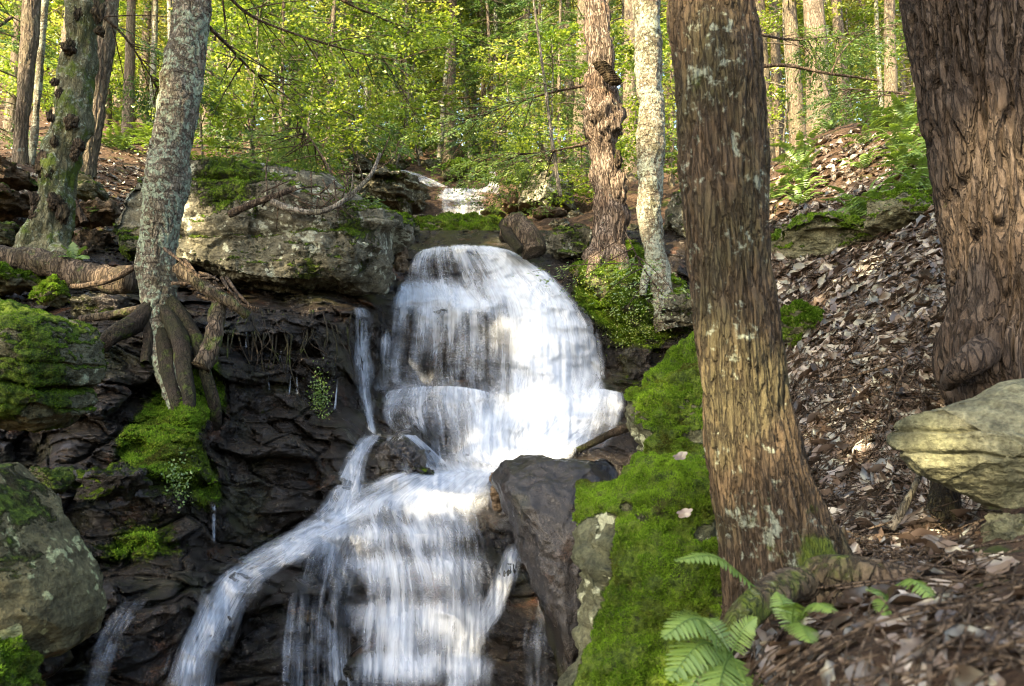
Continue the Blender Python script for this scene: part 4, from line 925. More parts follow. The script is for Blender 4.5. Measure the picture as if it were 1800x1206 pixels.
near_tree('hemlock_tree', 'massive dark ridged trunk rising at the right edge behind an olive stone', [(1722,-20,268),(1745,150,250),(1765,300,240),(1785,420,238),(1800,520,245),(1800,580,262),(1795,625,285),(1800,665,275),(1810,700,240),(1815,760,220)], 3.3,
   M['darkbark'], 'ridges', 0.026, 2, 14.0, ns=240, step=0.008, rmat=M['darkbark'],
   roots=[([(1745,610,3.15),(1705,635,3.08),(1680,655,3.1),(1664,675,3.2)], .07, .03)],
   crown=(10, 2.8, .11, .05, 'hemlock', False, 10.0))
near_tree('birch_tree', 'scaly pale birch trunk leaning right with roots clasping the dark ledge', [(338,-20,62),(330,60,64),(318,140,66),(306,220,68),(296,300,70),(284,380,70),(279,450,68),(279,520,66),(280,580,60),(288,620,54),(302,655,52),(318,690,48),(330,730,40)], [5.2]*8+[5.15,5.05,4.9,4.8,4.75],
   M['birchbark'], 'birch', 0.011, 3, 11.0, ns=130, step=0.009,
   roots=[([(281,520,5.2),(262,548,5.12),(235,570,5.0),(205,585,4.9),(180,605,4.85),(165,640,5.0)], .075, .04), ([(281,530,5.2),(303,565,5.05),(318,610,4.9),(326,660,4.75),(332,700,4.65),(330,750,4.6),(325,790,4.75)], .06, .03), ([(281,515,5.2),(315,548,5.1),(345,600,5.0),(362,660,4.85),(378,720,4.85),(380,770,5.0)], .05, .03), ([(282,560,5.2),(288,605,5.0),(300,665,4.8),(312,715,4.65),(312,760,4.7)], .06, .03), ([(281,540,5.2),(264,565,5.1),(262,600,5.0),(256,640,4.9)], .05, .03)],
   crown=(10, 2.2, .10, .07, 'beech', True, 7.5))
def burls(t, cl):
    for i, (x, y, r) in enumerate([(120,82,.07),(137,25,.05),(172,20,.06),(96,145,.04),(104,165,.04),(88,205,.035),(125,215,.07),(95,250,.04),(75,290,.07),(138,255,.06),(132,270,.05),(60,350,.045),(98,355,.08),(60,375,.05),(110,375,.06),(176,55,.05),(85,305,.05)]):
        gnarl(t, x, y, 6.36, r * .78, i + 1, 'burl', (1, .75, 1.0 + .4 * (i % 3)))
near_tree('maple_tree', 'mossy burl covered trunk at the left with leafy sprouts', [(152,-20,58),(146,60,60),(133,140,62),(121,220,64),(106,300,64),(95,360,70),(84,420,78),(80,450,92),(78,475,110)], 6.5, M['mossbark'], 'smooth', 0.012, 4, 12.0, ns=110, step=0.012,
   roots=[([(70,440,6.3),(40,455,6.2),(10,470,6.1)], .08, .04), ([(100,440,6.3),(120,465,6.1),(135,480,6.0)], .07, .04)], crown=(9, 2.4, .10, .07, 'beech', True, 8.0), extra=burls, rmat=M['mossbark'])
near_tree('hemlock_tree', 'slim straight brown trunk in the far left corner', [(58,-20,30),(53,60,30),(47,120,28),(42,180,26),(36,250,26),(34,300,28)], 9.2, M['farbark'], 'plates', 0.008, 5, 13.0, ns=60, step=0.03)
near_tree('hemlock_tree', 'dark leaning trunk just right of the burl covered tree', [(192,-20,34),(184,60,34),(176,130,32),(167,200,30),(158,260,30),(150,310,34)], 8.6, M['farbark'], 'plates', 0.012, 6, 13.0, ns=60, step=0.025)
near_tree('birch_tree', 'thin white birch stem between the far left trunks', [(80,-20,14),(74,60,13),(68,140,13),(63,200,12),(58,260,12),(52,310,12)], 9.8, M['paleBark'], 'birch', 0.006, 7, 11.0, ns=30, step=0.04)
def fungi(t, cl):
    for i in range(11):
        y = 112 + i * 3.4; x = 1052 + i * 2.6
        n = 26; th = np.linspace(0, 2 * np.pi, n, endpoint=False)
        c = P(x + 3, y, 7.72); r = .055 + .02 * random.random()
        ring = [np.stack([c[0] + k * r * 1.25 * np.cos(th), c[1] + k * r * np.sin(th), c[2] + h + .004 * np.sin(5 * th)], -1) for k, h in ((.05, .012), (.7, .012), (1, 0), (.7, -.012), (.05, -.014))]
        part('bracket_fungus', t, np.concatenate(ring), gridF(5, n, True), M['burl'], attrs={'moss': np.zeros(5 * n)})
    gnarl(t, 1057, 205, 7.92, .19, 21, 'deadwood', (.95, .8, 1.35)); gnarl(t, 1041, 200, 7.84, .085, 22, 'deadwood', (.6, .6, 1.5)); gnarl(t, 1078, 215, 7.87, .09, 23, 'deadwood', (.6, .7, 1.6))
    gnarl(t, 1090, 330, 7.9, .08, 24, 'deadwood', (.8, .8, 2.0)); gnarl(t, 1087, 280, 7.85, .05, 25, 'burl', (.7, .7, 1.8), 'bracket_fungus')
near_tree('dead_tree', 'torn weathered snag with a knotted burl and black bracket fungus', [(1049,-20,40),(1051,40,42),(1055,90,46),(1058,130,46),(1058,165,50),(1058,200,54),(1058,235,54),(1060,275,50),(1066,330,52),(1070,380,56),(1070,430,64),(1068,470,80)], 8.0, M['deadwood'], 'snag', 0.022, 8, 9.5, ns=120, step=0.012, extra=fungi,
   roots=[([(1085,440,7.8),(1095,470,7.65),(1088,500,7.6)], .09, .04), ([(1050,450,7.8),(1040,475,7.7),(1032,490,7.7)], .07, .03)], rmat=M['deadwood'])
near_tree('birch_tree', 'pale speckled birch trunk beside the torn snag', [(1138,-20,50),(1138,60,50),(1140,130,46),(1143,190,46),(1146,240,52),(1143,300,44),(1142,370,42),(1149,430,40),(1157,490,42),(1166,540,46),(1176,580,50)], 7.6, M['paleBark'], 'birch', 0.011, 9, 11.0, ns=90, step=0.012,
   roots=[([(1140,470,7.55),(1132,500,7.5),(1130,520,7.5)], .05, .03)], rmat=M['paleBark'])

# ------------------------------------------------------------------ background trees (hand-made kinds, then copies)
def proto_hemlock(seed, h, lo, n, spread, leafn=190, tone=0.45, r=0.14, mat='hemlock', dead=10):
    g = np.random.default_rng(seed)
    c = np.stack([0.15 * np.sin(np.linspace(0, 2.5, 30) + seed) * np.linspace(0, 1, 30), 0.12 * np.cos(np.linspace(0, 2, 30) + seed) * np.linspace(0, 1, 30), np.linspace(-0.4, h, 30)], -1)
    c = catmull(c, 70)
    R = np.linspace(r, 0.03, 70) + r * 0.5 * np.exp(-np.linspace(0, 14, 70))
    tv = tube(c, R, 20, lambda th, a, RR: 0.10 * RR * fbm(np.stack([np.cos(th) * 3 + seed, np.sin(th) * 3, a * 2.2], -1), 3))
    bs = []
    for k in range(n):
        z = lo + (h - lo) * g.random() ** 0.9
        bs.append((*c[np.argmin(abs(c[:, 2] - z))][:2], z, g.uniform(0, 6.283), g.uniform(-0.35, 0.12), spread * g.uniform(0.6, 1.15) * (1.08 - 0.7 * (z - lo) / (h - lo))))
    V, F, T = crown_mesh(g, bs, 0.10, 0.034, leafn, False, tone)
    db = [(0, 0, g.uniform(1.2, lo + 3), g.uniform(0, 6.283), g.uniform(-.3, .1), g.uniform(.6, 1.6)) for _ in range(dead)]
    w = [tv] + [(a, b) for a, b in bough_wood(bs, 0.018)] + bough_wood(db, 0.012)
    return w, (V, F, T)
def proto_broad(seed, h, lo, n, spread, leafn=150, tone=0.5, r=0.06, leaf=(0.085, 0.06)):
    g = np.random.default_rng(seed)
    t = np.linspace(0, 1, 40)[:, None]
    lean = g.normal(0, 0.05 * h, 2)
    c = np.concatenate([lean * t ** 1.5 + 0.12 * np.sin(t * 5 + seed), -0.3 + t * (h + 0.3)], 1)
    tv = tube(c, np.linspace(r, 0.012, 40), 12, lambda th, a, RR: 0.1 * RR * fbm(np.stack([np.cos(th) * 2, np.sin(th) * 2, a * 2], -1), 2))
    bs = []
    for k in range(n):
        z = lo + (h - lo) * g.random()
        bs.append((*c[np.argmin(abs(c[:, 2] - z))][:2], z, g.uniform(0, 6.283), g.uniform(-0.1, 0.55), spread * g.uniform(0.5, 1.1)))
    V, F, T = crown_mesh(g, bs, leaf[0], leaf[1], leafn, True, tone)
    return [tv] + bough_wood(bs, 0.014), (V, F, T)
def make_tree(name, label, cat, group, proto, wood, leaf):
    w, (V, F, T) = proto
    t = empty(name, (0, 0, 0), label, cat, group)
    Vw, Fw = join(w); part('trunk', t, Vw, Fw, wood, attrs={'moss': np.zeros(len(Vw))})
    part('crown', t, V, F, leaf, smooth=False, attrs={'tone': T})
    return t
def dup(t, label=None):
    r = t.copy(); COL.objects.link(r)
    for ch in list(t.children):
        c = ch.copy(); COL.objects.link(c); c.parent = r
    if label: r['label'] = label
    return r
KINDS = {
 'p1': make_tree('birch_tree', 'slim tall pale trunk with a thin crown in the wood', 'tree', 'slim pale trees in the wood', proto_broad(9, 15, 5.5, 38, 1.5, leafn=110, tone=.6, r=.075, leaf=(.09, .065)), M['paleBark'], M['gold']),
 'h1': make_tree('hemlock_tree', 'dark green hemlock in the wood behind the brook', 'tree', 'hemlocks in the far wood', proto_hemlock(1, 15, 3.0, 60, 2.6, leafn=150), M['farbark'], M['hemlock']),
 'h2': make_tree('hemlock_tree', 'tall bare stemmed hemlock in the sunny wood', 'tree', 'bare stemmed hemlocks', proto_hemlock(2, 17, 6.0, 34, 2.2, leafn=130, dead=22, r=.15, tone=.6), M['farbark'], M['hemlock']),
 'h3': make_tree('hemlock_tree', 'young drooping hemlock on the brook bank', 'tree', 'young hemlocks on the bank', proto_hemlock(3, 6.5, 0.6, 46, 1.7, tone=.55, r=.06, dead=4), M['farbark'], M['hemlock']),
 'b1': make_tree('beech_tree', 'bright green broadleaf tree in the wood behind the brook', 'tree', 'broadleaf trees in the far wood', proto_broad(4, 9, 1.5, 60, 1.9, leafn=210, leaf=(.066,.047)), M['greybark'], M['beech']),
 'b2': make_tree('beech_tree', 'yellow green sunlit tree deep in the wood', 'tree', 'sunlit trees deep in the wood', proto_broad(5, 14, 1.2, 95, 2.6, leafn=210, tone=.55, r=.10, leaf=(.10, .07)), M['greybark'], M['gold']),
 's1': make_tree('beech_sapling', 'small leafy sapling on the bank', 'sapling', 'leafy saplings on the bank', proto_broad(6, 3.2, 0.5, 26, 1.0, leafn=110, r=.022), M['greybark'], M['beech'])}
used = set()
def plant(kind, x, y, sc=1.0, label=None, dz=0.0):
    src = KINDS[kind]
    t = src if kind not in used else dup(src)
    used.add(kind)
    if label: t['label'] = label
    t.location = (x, y, float(ground_z(x, y)) - 0.05 + dz); t.scale = (sc, sc, sc); t.rotation_euler = (random.uniform(-.03, .03), random.uniform(-.03, .03), random.uniform(0, 6.283))
    return t
def plant_px(kind, px, Y, sc=1.0, label=None, dz=0.0):
    return plant(kind, float(P(px, 300, Y)[0]), Y, sc, label, dz)

# the ones the photograph lets you pick out
for a in [('h2',1445,13,1.2,'thick shaded trunk over the ridge right of the front trunk'),('h2',1405,14.5,.9,'slimmer trunk left of the thick one over the ridge'),('h2',1495,17,.9,'sunlit trunk right of the thick one over the ridge'),
          ('h2',1570,15,.8,'sunlit trunk nearest the massive right trunk'),('h2',1350,16,.9,'lit trunk close beside the front trunk'),('h2',205,22,1.0,'pale lit trunk on the left hillside'),('h2',250,19,.9,'crooked trunk on the left hillside beside the birch'),
          ('h2',385,18,.8,'trunk just right of the scaly birch'),('h2',1018,14,.9,'grey trunk just left of the torn snag'),('h2',1108,13,.8,'thin dark trunk between snag and pale birch'),('b1',745,21,1.0,'slender pale stem above the upper cascade'),('b1',792,19,.9,'thin straight stem right above the upper cascade')]:
    plant_px(*a)
for px, Y, sc in [(440,12,.9),(530,13.5,1.0),(490,10.5,.6),(575,11.5,.75),(610,13.2,.7),(700,15.5,.8),(870,16,.8),(940,14,.7),(985,12.5,.6),(850,19,1.1),(1180,12,.6),(1090,15,.8),(-60,11,.8),(640,20,1.1),(760,22,1.2)]:
    plant_px('h3', px, Y, sc)
for px, Y, sc in [(395,12,.8),(440,14,.9),(505,13,.8),(545,16,1.),(590,14,.8),(640,17,.9),(690,16,.8),(735,19,1.),(775,17,.9),(825,20,1.),(870,17,.8),(905,19,.9),(960,16,.8),(1000,19,1.),(300,14,.8),(265,16,.9),(120,17,.9),(1395,18,.9),(1470,20,.9),(1555,17,.8)]:
    plant_px('p1', px, Y, sc)
for px, Y, sc in [(840,23,.9),(300,21,.7),(120,22,.8),(1380,22,.8),(1600,21,.8),(930,25,.8)]:
    plant_px('b2', px, Y, sc)
for px, Y, sc in [(1350,23,.9),(1440,26,1.0),(1530,24,.9),(1620,28,1.0),(180,25,.9),(60,27,.9),(-40,22,.8)]:
    plant_px('b2', px, Y, sc)
for px, Y, sc in [(10,16,1.1),(40,20,1.3),(100,19,1.2),(160,17,1.1),(210,21,1.3),(260,18,1.2),(1370,15,1.1),(1420,18,1.2),(1500,19,1.2),(1590,17,1.2)]:
    plant_px('s1', px, Y, sc)
for px, Y, sc in [(470,12.5,.6),(700,19,.8)]:
    plant_px('b1', px, Y, sc)
for px, Y, sc in [(790,17,.8),(865,20,.9),(690,21,.9),(925,16,.7),(760,25,1.0),(1075,17,.8),(560,24,.9),(1230,16,.8)]:
    plant_px('h1', px, Y, sc, 'bluish green hemlock rising behind the upper cascade')
gq = np.random.default_rng(77)
for px, Y in [(150,15),(185,18),(225,16),(262,23),(290,17),(330,21),(365,16),(400,22),(430,17),(470,20),(520,18),(560,22),(600,17),(660,22),(720,18),(830,24),(880,20),(950,22),(1000,17),(1060,20),(1375,17),(1430,22),(1540,21),(1610,24),(20,17),(60,21),(100,15)]:
    plant_px('h2', px + gq.uniform(-8, 8), Y, gq.uniform(.55, .95))
for px, Y, sc in [(470,9.8,1.0),(560,10.2,.8),(640,12.6,.9),(690,14.3,1.0),(880,14.6,.8),(985,11.4,.9),(360,11,.9),(740,15.2,1.0),(1060,10.5,.8),(1210,10,.8)]:
    plant_px('s1', px, Y, sc)
g = np.random.default_rng(5)
def free(x, y, lst, d):
    return all((x - a) ** 2 + (y - b) ** 2 > d * d for a, b in lst)
pl = []
while len(pl) < 30:
    Y = g.uniform(19, 48); px = g.uniform(-150, 1950); x = float(P(px, 300, Y)[0])
    if not free(x, Y, pl, 3.4): continue
    pl.append((x, Y)); k = g.choice(['h1', 'h2', 'h2', 'b2', 'b2', 'b1'])
    plant(k, x, Y, g.uniform(.8, 1.25))

# a far wood that reads as one mass
def far_wood():
    g = np.random.default_rng(8); n = 130000
    x = g.uniform(-65, 65, n); y = g.uniform(46, 76, n); z = ground_z(x, y) + g.uniform(0, 1, n) ** 0.8 * 26
    p = np.stack([x, y, z], -1)
    k = fbm(p * np.array([.22, .22, .3]), 3) > -0.3
    p = p[k]; n = len(p)
    d = unit(g.normal(size=(n, 3))); s = unit(np.cross(d, g.normal(size=(n, 3))))
    tn = np.clip(0.5 + 0.45 * fbm(p * 0.25, 3) + g.normal(0, .15, n), 0, 1)
    V, F, T = leaves(p, d, s, g.uniform(.3, .7, n), g.uniform(.25, .45, n), tn)
    solid('woods', V, F, M['gold'], 'far sunlit woods on the rising hillside', kind='stuff', smooth=False, attrs={'tone': T}, base=np.array([0, 60, 0]))
far_wood()

# ------------------------------------------------------------------ unseen trees added behind the viewpoint, crowns shaped to shade the glen
def canopy():
    g = np.random.default_rng(21)
    axis_u = unit(np.cross(SUN, [0, 0, 1.0])); axis_v = np.cross(axis_u, SUN)
    cen = P(800, 640, 5.6)
    trees = [(-4.4, -1.5, 15.5), (-1.6, -1.8, 14.5), (1.4, -1.6, 15.0), (4.2, -1.0, 14.5), (-5.2, 1.4, 16.5), (-2.2, 1.6, 16.0), (0.8, 1.8, 16.5), (3.8, 2.0, 16), (6.8, .6, 15.5)]
    for i, (a, b, dist) in enumerate(trees):
        c = cen + axis_u * a + axis_v * b + SUN * dist
        n = 8200
        q = g.normal(size=(n, 3)); q = unit(q) * (g.uniform(0, 1, (n, 1)) ** (1 / 2.6)) * np.array([2.1, 2.1, 1.9])
        p = c + q
        p = p[spot_cull(p)]; m = len(p)
        d = unit(g.normal(size=(m, 3)) * np.array([1, 1, .6])); s = unit(np.cross(d, g.normal(size=(m, 3)) + SUN * 0))
        V, F, T = leaves(p, d, s, g.uniform(.12, .24, m), g.uniform(.09, .17, m), np.clip(g.normal(.4, .2, m), 0, 1))
        gz = float(ground_z(c[0], c[1]))
        t = empty('maple_tree', (c[0], c[1], gz), 'unseen leafy tree added behind the viewpoint to shade the glen', 'tree', 'unseen shade trees added behind the viewpoint')
        cl = catmull(np.array([[c[0], c[1], gz - .3], [c[0] + .2, c[1], (gz + c[2]) / 2], [c[0], c[1], c[2] + 1.5]]), 30)
        Vt, Ft = tube(cl, np.linspace(.16, .04, 30), 14)
        k = spot_cull(Vt, 0.5)
        part('trunk', t, Vt, Ft, M['greybark'], attrs={'moss': np.zeros(len(Vt))})
        part('crown', t, V, F, M['beech'], smooth=False, attrs={'tone': T})
canopy()

# ------------------------------------------------------------------ leaf litter, twigs
LU = np.linspace(-1, 1, 3)
def litter(name, n, sampler, size, label, seed, lift=0.006):
    g = np.random.default_rng(seed)
    p, nrm = sampler(g, n); n = len(p)
    NR, NC = 9, 5
    t = np.linspace(0, 1, NR); LUc = np.linspace(-1, 1, NC)
    prof = np.array([0.03, .42, .78, .97, 1.0, .88, .66, .38, .02])
    L = size * g.uniform(.5, 1.25, n) * np.clip(np.linalg.norm(p - CAM, axis=1) / 3.2, .5, 1); W = L * g.uniform(.42, .72, n)
    lob = (g.random(n) < .45) * g.uniform(.25, .55, n)
    a = g.uniform(0, 6.283, n)
    up = unit(nrm + g.normal(0, .20, (n, 3)))
    e1 = unit(np.cross(up, np.stack([np.cos(a), np.sin(a), 0 * a], -1))); e2 = np.cross(up, e1)
    curl = g.normal(0.12, .42, n); cup = g.normal(.10, .28, n); wav = g.uniform(0, 6.28, n); bend = g.normal(0, .18, n); tw = g.normal(0, .35, n)
    V = np.empty((n, NR, NC, 3))
    for i in range(NR):
        for j in range(NC):
            edge = abs(LUc[j]); lo_ = (1 - lob * (i % 2)) if edge > .9 else 1.0
            w = LUc[j] * prof[i] * W / 2 * lo_ * (1 + .12 * np.sin(wav + i * 2.1 + j))
            hgt = lift + L * (curl * (t[i] - .5) ** 2 + cup * edge ** 1.5 * prof[i] * .4 + tw * (t[i] - .5) * LUc[j] * .4 + .035 * np.sin(wav * 2 + i * 1.3 + j * 1.9))
            V[:, i, j] = p + e1 * ((t[i] - .5) * L)[:, None] + e2 * (w + bend * L * (t[i] - .5) ** 2 * 2)[:, None] + up * hgt[:, None]
    f = gridF(NR, NC); F = (f[None] + (np.arange(n) * NR * NC)[:, None, None]).reshape(-1, 4)
    tone = np.repeat(np.clip(g.beta(1.35, 1.8, n), 0, 1), NR * NC)
    return solid(name, V.reshape(-1, 3), F, M['litter'], label, kind='stuff', smooth=True, attrs={'tone': tone}, base=np.array([2, 4, 0]))
def px_sampler(polys):
    def f(g, n):
        out = []
        tot = sum(w for *_, w in polys)
        for (x0, y0, x1, y1, w) in polys:
            k = int(n * w / tot); q = on_ground(g.uniform(x0, x1, k), g.uniform(y0, y1, k))
            out.append(q)
        q = np.concatenate(out); q = q[(q[:, 1] < 30)]
        h = .05; gxn = (ground_z(q[:, 0] + h, q[:, 1]) - ground_z(q[:, 0] - h, q[:, 1])) / (2 * h); gyn = (ground_z(q[:, 0], q[:, 1] + h) - ground_z(q[:, 0], q[:, 1] - h)) / (2 * h)
        return q, unit(np.stack([-gxn, -gyn, 1 + 0 * gxn], -1))
    return f
litter('leaf_litter', 5600, px_sampler([(1345,455,1700,720,3.2),(1370,700,1700,1000,3.4),(1345,240,1700,470,2.6),(1300,1000,1830,1230,.30),(1200,1000,1330,1230,.12)]), .135, 'brown and tan dead leaves strewn over the right slope', 1)
litter('leaf_litter', 2600, px_sampler([(-20,180,280,440,1)]), .10, 'brown dead leaves on the left hillside', 2)
def twigs(name, n, sampler, label, seed, lo=.12, hi=.45, r=.0022):
    g = np.random.default_rng(seed); p, nrm = sampler(g, n); out = []
    for q, u in zip(p, nrm):
        a = g.uniform(0, 6.283); L = g.uniform(lo, hi) * g.uniform(.5, 1.2)
        d = unit(np.cross(u, [math.cos(a), math.sin(a), 0]) + u * g.normal(0, .14)); s = np.cross(u, d)
        c = np.array([q + u * .012 - d * L / 2, q + u * (.015 + g.uniform(0, .02)) + s * L * g.normal(0, .1), q + u * .012 + d * L / 2])
        out.append(tube(catmull(c, 6), np.linspace(1, .5, 6) * r * g.uniform(.6, 1.9), 4))
    V, F = join(out)
    return solid(name, V, F, M['twig'], label, kind='stuff', attrs={'moss': np.zeros(len(V))}, base=np.array([2, 4, 0]))
twigs('twigs', 1900, px_sampler([(1345,455,1700,720,2.4),(1370,700,1700,1000,3.4),(1345,230,1700,460,1.6),(1300,1000,1830,1230,.45)]), 'dry needles and twigs lying among the leaves', 3)

# ------------------------------------------------------------------ branches lying about
def branch(name, label, pts, r0, r1, mat='twig', n=60, side=(), cat='branch', group=None):
    c = catmull(np.array([P(*q) for q in pts]), n)
    s = hash(label) % 97 if False else len(label)
    c = np.concatenate([c[:1] - (c[1] - c[0]) * .15, c, c[-1:] + (c[-1] - c[-2]) * .15])
    V, F = tube(c, np.concatenate([[r0], np.linspace(r0, r1, n), [r1]]), 16, cap=True, disp=lambda th, a, R: .22 * R * fbm(np.stack([np.cos(th) * 1.5 + s, np.sin(th) * 1.5, a * 10], -1), 3))
    o = solid(name, V, F[:, ::-1], M[mat], label, cat, group, attrs={'moss': np.zeros(len(V))})
    for sp, ra, rb in side:
        c2 = catmull(np.array([P(*q) for q in sp]), 24); V2, F2 = tube(c2, np.linspace(ra, rb, 24), 8)
        part('twig', o, V2, F2[:, ::-1], M[mat], attrs={'moss': np.zeros(len(V2))})
    return o
branch('fallen_branch', 'pale broken branch lying on the big sandstone block', [(402,377,6.45),(440,360,6.45),(490,342,6.45),(520,330,6.5)], .032, .022)
branch('fallen_branch', 'curved grey branch sweeping along the sandstone block', [(478,355,6.4),(520,370,6.35),(565,372,6.35),(605,352,6.4),(650,310,6.5),(668,270,6.6)], .028, .014, 'greybark', side=[([(605,352,6.4),(618,330,6.4),(620,300,6.4)], .01, .004)])
branch('fallen_branch', 'thin upright stick on top of the sandstone block', [(470,350,6.5),(468,300,6.6),(472,270,6.6)], .008, .004)
branch('fallen_branch', 'bare branch reaching from the black boulder across the falls', [(1015,792,5.3),(1040,780,5.3),(1070,764,5.2),(1100,752,5.1),(1118,742,5.0)], .02, .03, 'root')
branch('fallen_branch', 'long rotten limb sloping from the birch foot to the dark wall', [(312,470,5.0),(350,500,4.95),(385,520,4.95),(415,538,4.95),(435,555,5.0)], .04, .03, 'log')
branch('fallen_branch', 'slanted weathered slab of wood leaning on the birch roots', [(385,535,5.0),(378,580,4.9),(368,620,4.85),(352,645,4.8)], .05, .06, 'log')
branch('fallen_branch', 'thin pole lying left of the birch foot', [(125,505,5.5),(160,500,5.4),(200,490,5.35),(240,468,5.35)], .018, .02)
branch('fallen_branch', 'bark covered pole just above the wet slab', [(140,562,5.2),(175,556,5.2),(215,550,5.15),(250,543,5.1)], .025, .03, 'log')
branch('fallen_branch', 'rusty stub of wood behind the mossy trunk', [(148,392,7.0),(140,372,7.0),(132,352,7.0),(128,340,7.0)], .035, .012, 'brown' if False else 'twig')
branch('fallen_log', 'moss topped log lying across the left bank', [(-30,455,5.9),(40,458,5.9),(90,465,5.85),(140,482,5.8),(190,492,5.7),(235,492,5.6)], .10, .10, 'log', cat='log')
branch('fallen_log', 'hollow stump end resting at the waterfall lip', [(900,400,8.0),(918,412,7.9),(932,425,7.8),(940,445,7.75)], .17, .12, 'log', cat='log')
branch('fallen_branch', 'dark rooty snag jutting under the log end', [(888,395,8.0),(895,415,7.8),(915,440,7.7)], .07, .05, 'root')
branch('fallen_branch', 'slender leaning twig arcing above the leaf slope', [(1445,650,3.7),(1500,630,3.7),(1560,622,3.65),(1590,640,3.6),(1572,690,3.5),(1560,720,3.45)], .008, .005)
branch('fallen_branch', 'grey stick standing from the leaf slope to the dark hollow', [(1565,930,2.75),(1590,890,2.75),(1612,845,2.75),(1628,800,2.8)], .014, .010, 'greybark')
branch('fallen_branch', 'thin stick across the lower leaf slope', [(1440,668,3.9),(1500,660,3.85),(1560,642,3.8),(1610,622,3.8)], .008, .006)
branch('fallen_branch', 'broken stick leaning in the dark hollow', [(1660,985,2.4),(1690,955,2.45),(1718,920,2.5)], .008, .006)
branch('fallen_branch', 'dark rotten post in the hollow behind the olive stones', [(1650,980,2.8),(1655,920,2.8),(1662,850,2.85),(1668,800,2.85)], .055, .045, 'burl')
branch('fallen_branch', 'long dry limb hanging across the sunny wood', [(1320,118,8.0),(1380,115,8.0),(1450,128,8.0),(1500,135,8.0),(1545,142,8.0)], .022, .01, 'twig', side=[([(1460,130,8),(1475,100,8),(1500,70,8),(1560,30,8)], .01, .004), ([(1430,125,8),(1420,160,8)], .008, .004)])
branch('fallen_branch', 'bare crooked branch at the left of the upper brook', [(590,360,8.6),(615,345,8.7),(640,320,8.8),(655,300,8.8),(672,270,8.8),(685,240,8.8)], .025, .006, 'twig', side=[([(640,320,8.8),(625,280,8.8),(618,250,8.8)], .01, .004), ([(655,300,8.8),(690,280,8.8),(700,250,8.8)], .01, .004)])
gg = np.random.default_rng(31)
for i in range(22):
    x = gg.uniform(315, 425); y = 470 + (x - 315) * .5 + gg.uniform(-12, 25); a = gg.normal(.5, .7); L = gg.uniform(15, 40)
    branch('stick', 'broken stick in the driftwood heap right of the birch foot', [(x - L * math.cos(a), y - L * math.sin(a), 5.05), (x, y + gg.uniform(-3, 3), 4.95), (x + L * math.cos(a), y + L * math.sin(a), 4.95)], .012, .006, 'twig', 14, cat='stick', group='driftwood sticks by the birch')
for i in range(26):
    x = gg.uniform(480, 620); y = 350 + gg.uniform(-25, 25); a = gg.uniform(-1.2, 2.2); L = gg.uniform(12, 35)
    branch('stick', 'bare twig in the brush heap on the sandstone block', [(x - L * math.cos(a), y - L * math.sin(a), 6.5), (x, y + gg.uniform(-4, 4), 6.42), (x + L * math.cos(a), y + L * math.sin(a), 6.5)], .007, .003, 'twig', 12, cat='stick', group='brush twigs on the sandstone block')

gh = np.random.default_rng(91)
for i in range(36):
    x = gh.uniform(395, 640); y = gh.uniform(540, 590); L = gh.uniform(30, 110); d = float(bed_Y(x, y)) - .06
    branch('hanging_root', 'thin dark rootlet hanging down the wet rock wall', [(x, y, d), (x + gh.normal(0, 8), y + L * .5, float(bed_Y(x, y + L * .5)) - .07), (x + gh.normal(0, 14), y + L, float(bed_Y(x, y + L)) - .05)], .007, .003, 'root', 14, cat='root', group='rootlets on the wet wall')
# ------------------------------------------------------------------ ferns
def frond(base, tip, width, droop, side_n, npair=20, seed=0):
    g = np.random.default_rng(seed)
    base, tip = np.array(base), np.array(tip)
    d = tip - base; L = np.linalg.norm(d); up = np.array([0, 0, 1.0])
    c = catmull(np.array([base, base + d * .5 + up * droop * L, tip]), 40)
    T = unit(np.gradient(c, axis=0)); S = unit(np.cross(T, np.array(side_n))); 
    t = np.linspace(.12, .985, npair); Vs, Fs, Ts, o = [], [], [], 0
    for k, tt in enumerate(t):
        i = int(tt * 39); w = width * (np.sin(np.pi * (0.18 + 0.80 * tt) ** 1.05) ** .8) * g.uniform(.92, 1.05)
        for sg in (-1, 1):
            dd = unit(S[i] * sg + T[i] * .38 + np.array([0, 0, -.22]) + g.normal(0, .05, 3)); wd = L / npair * .46
            ss = unit(np.cross(dd, np.cross(T[i], dd)))
            n_ = np.cross(dd, ss)
            rows = []
            for f, ww in ((0, .7), (.3, 1.0), (.65, .8), (.9, .4), (1, .05)):
                m = c[i] + dd * w * f - np.array([0, 0, 1]) * .12 * w * f * f
                rows += [m + ss * wd * ww, m + n_ * wd * .25, m - ss * wd * ww]
            Vs.append(np.array(rows)); Fs.append(gridF(5, 3) + o); o += 15
            Ts.append(np.full(15, np.clip(.45 + .25 * tt + g.normal(0, .08), 0, 1)))
    tv, tf = tube(c, np.linspace(.0025, .0008, 40), 5); Vs.append(tv); Fs.append(tf + o); Ts.append(np.full(len(tv), .3))
    return np.concatenate(Vs), np.concatenate(Fs), np.concatenate(Ts)
def fern(label, base, fronds, width, group=None, seed=0, tone=0.0, npair=20):
    b = P(*base); t = empty('fern', b, label, 'fern', group)
    for k, (q, w, dr) in enumerate(fronds):
        V, F, T = frond(b, P(*q), w, dr, (0, -.5, 1.0), npair, seed + k)
        part('frond', t, V, F, M['fern'], attrs={'tone': np.clip(T + tone, 0, 1)})
    return t
fern('fern arching left beside the foot of the front trunk', (1330,1035,1.95), [((1185,985,1.85), .030, .16)], .03, seed=1, tone=.15)
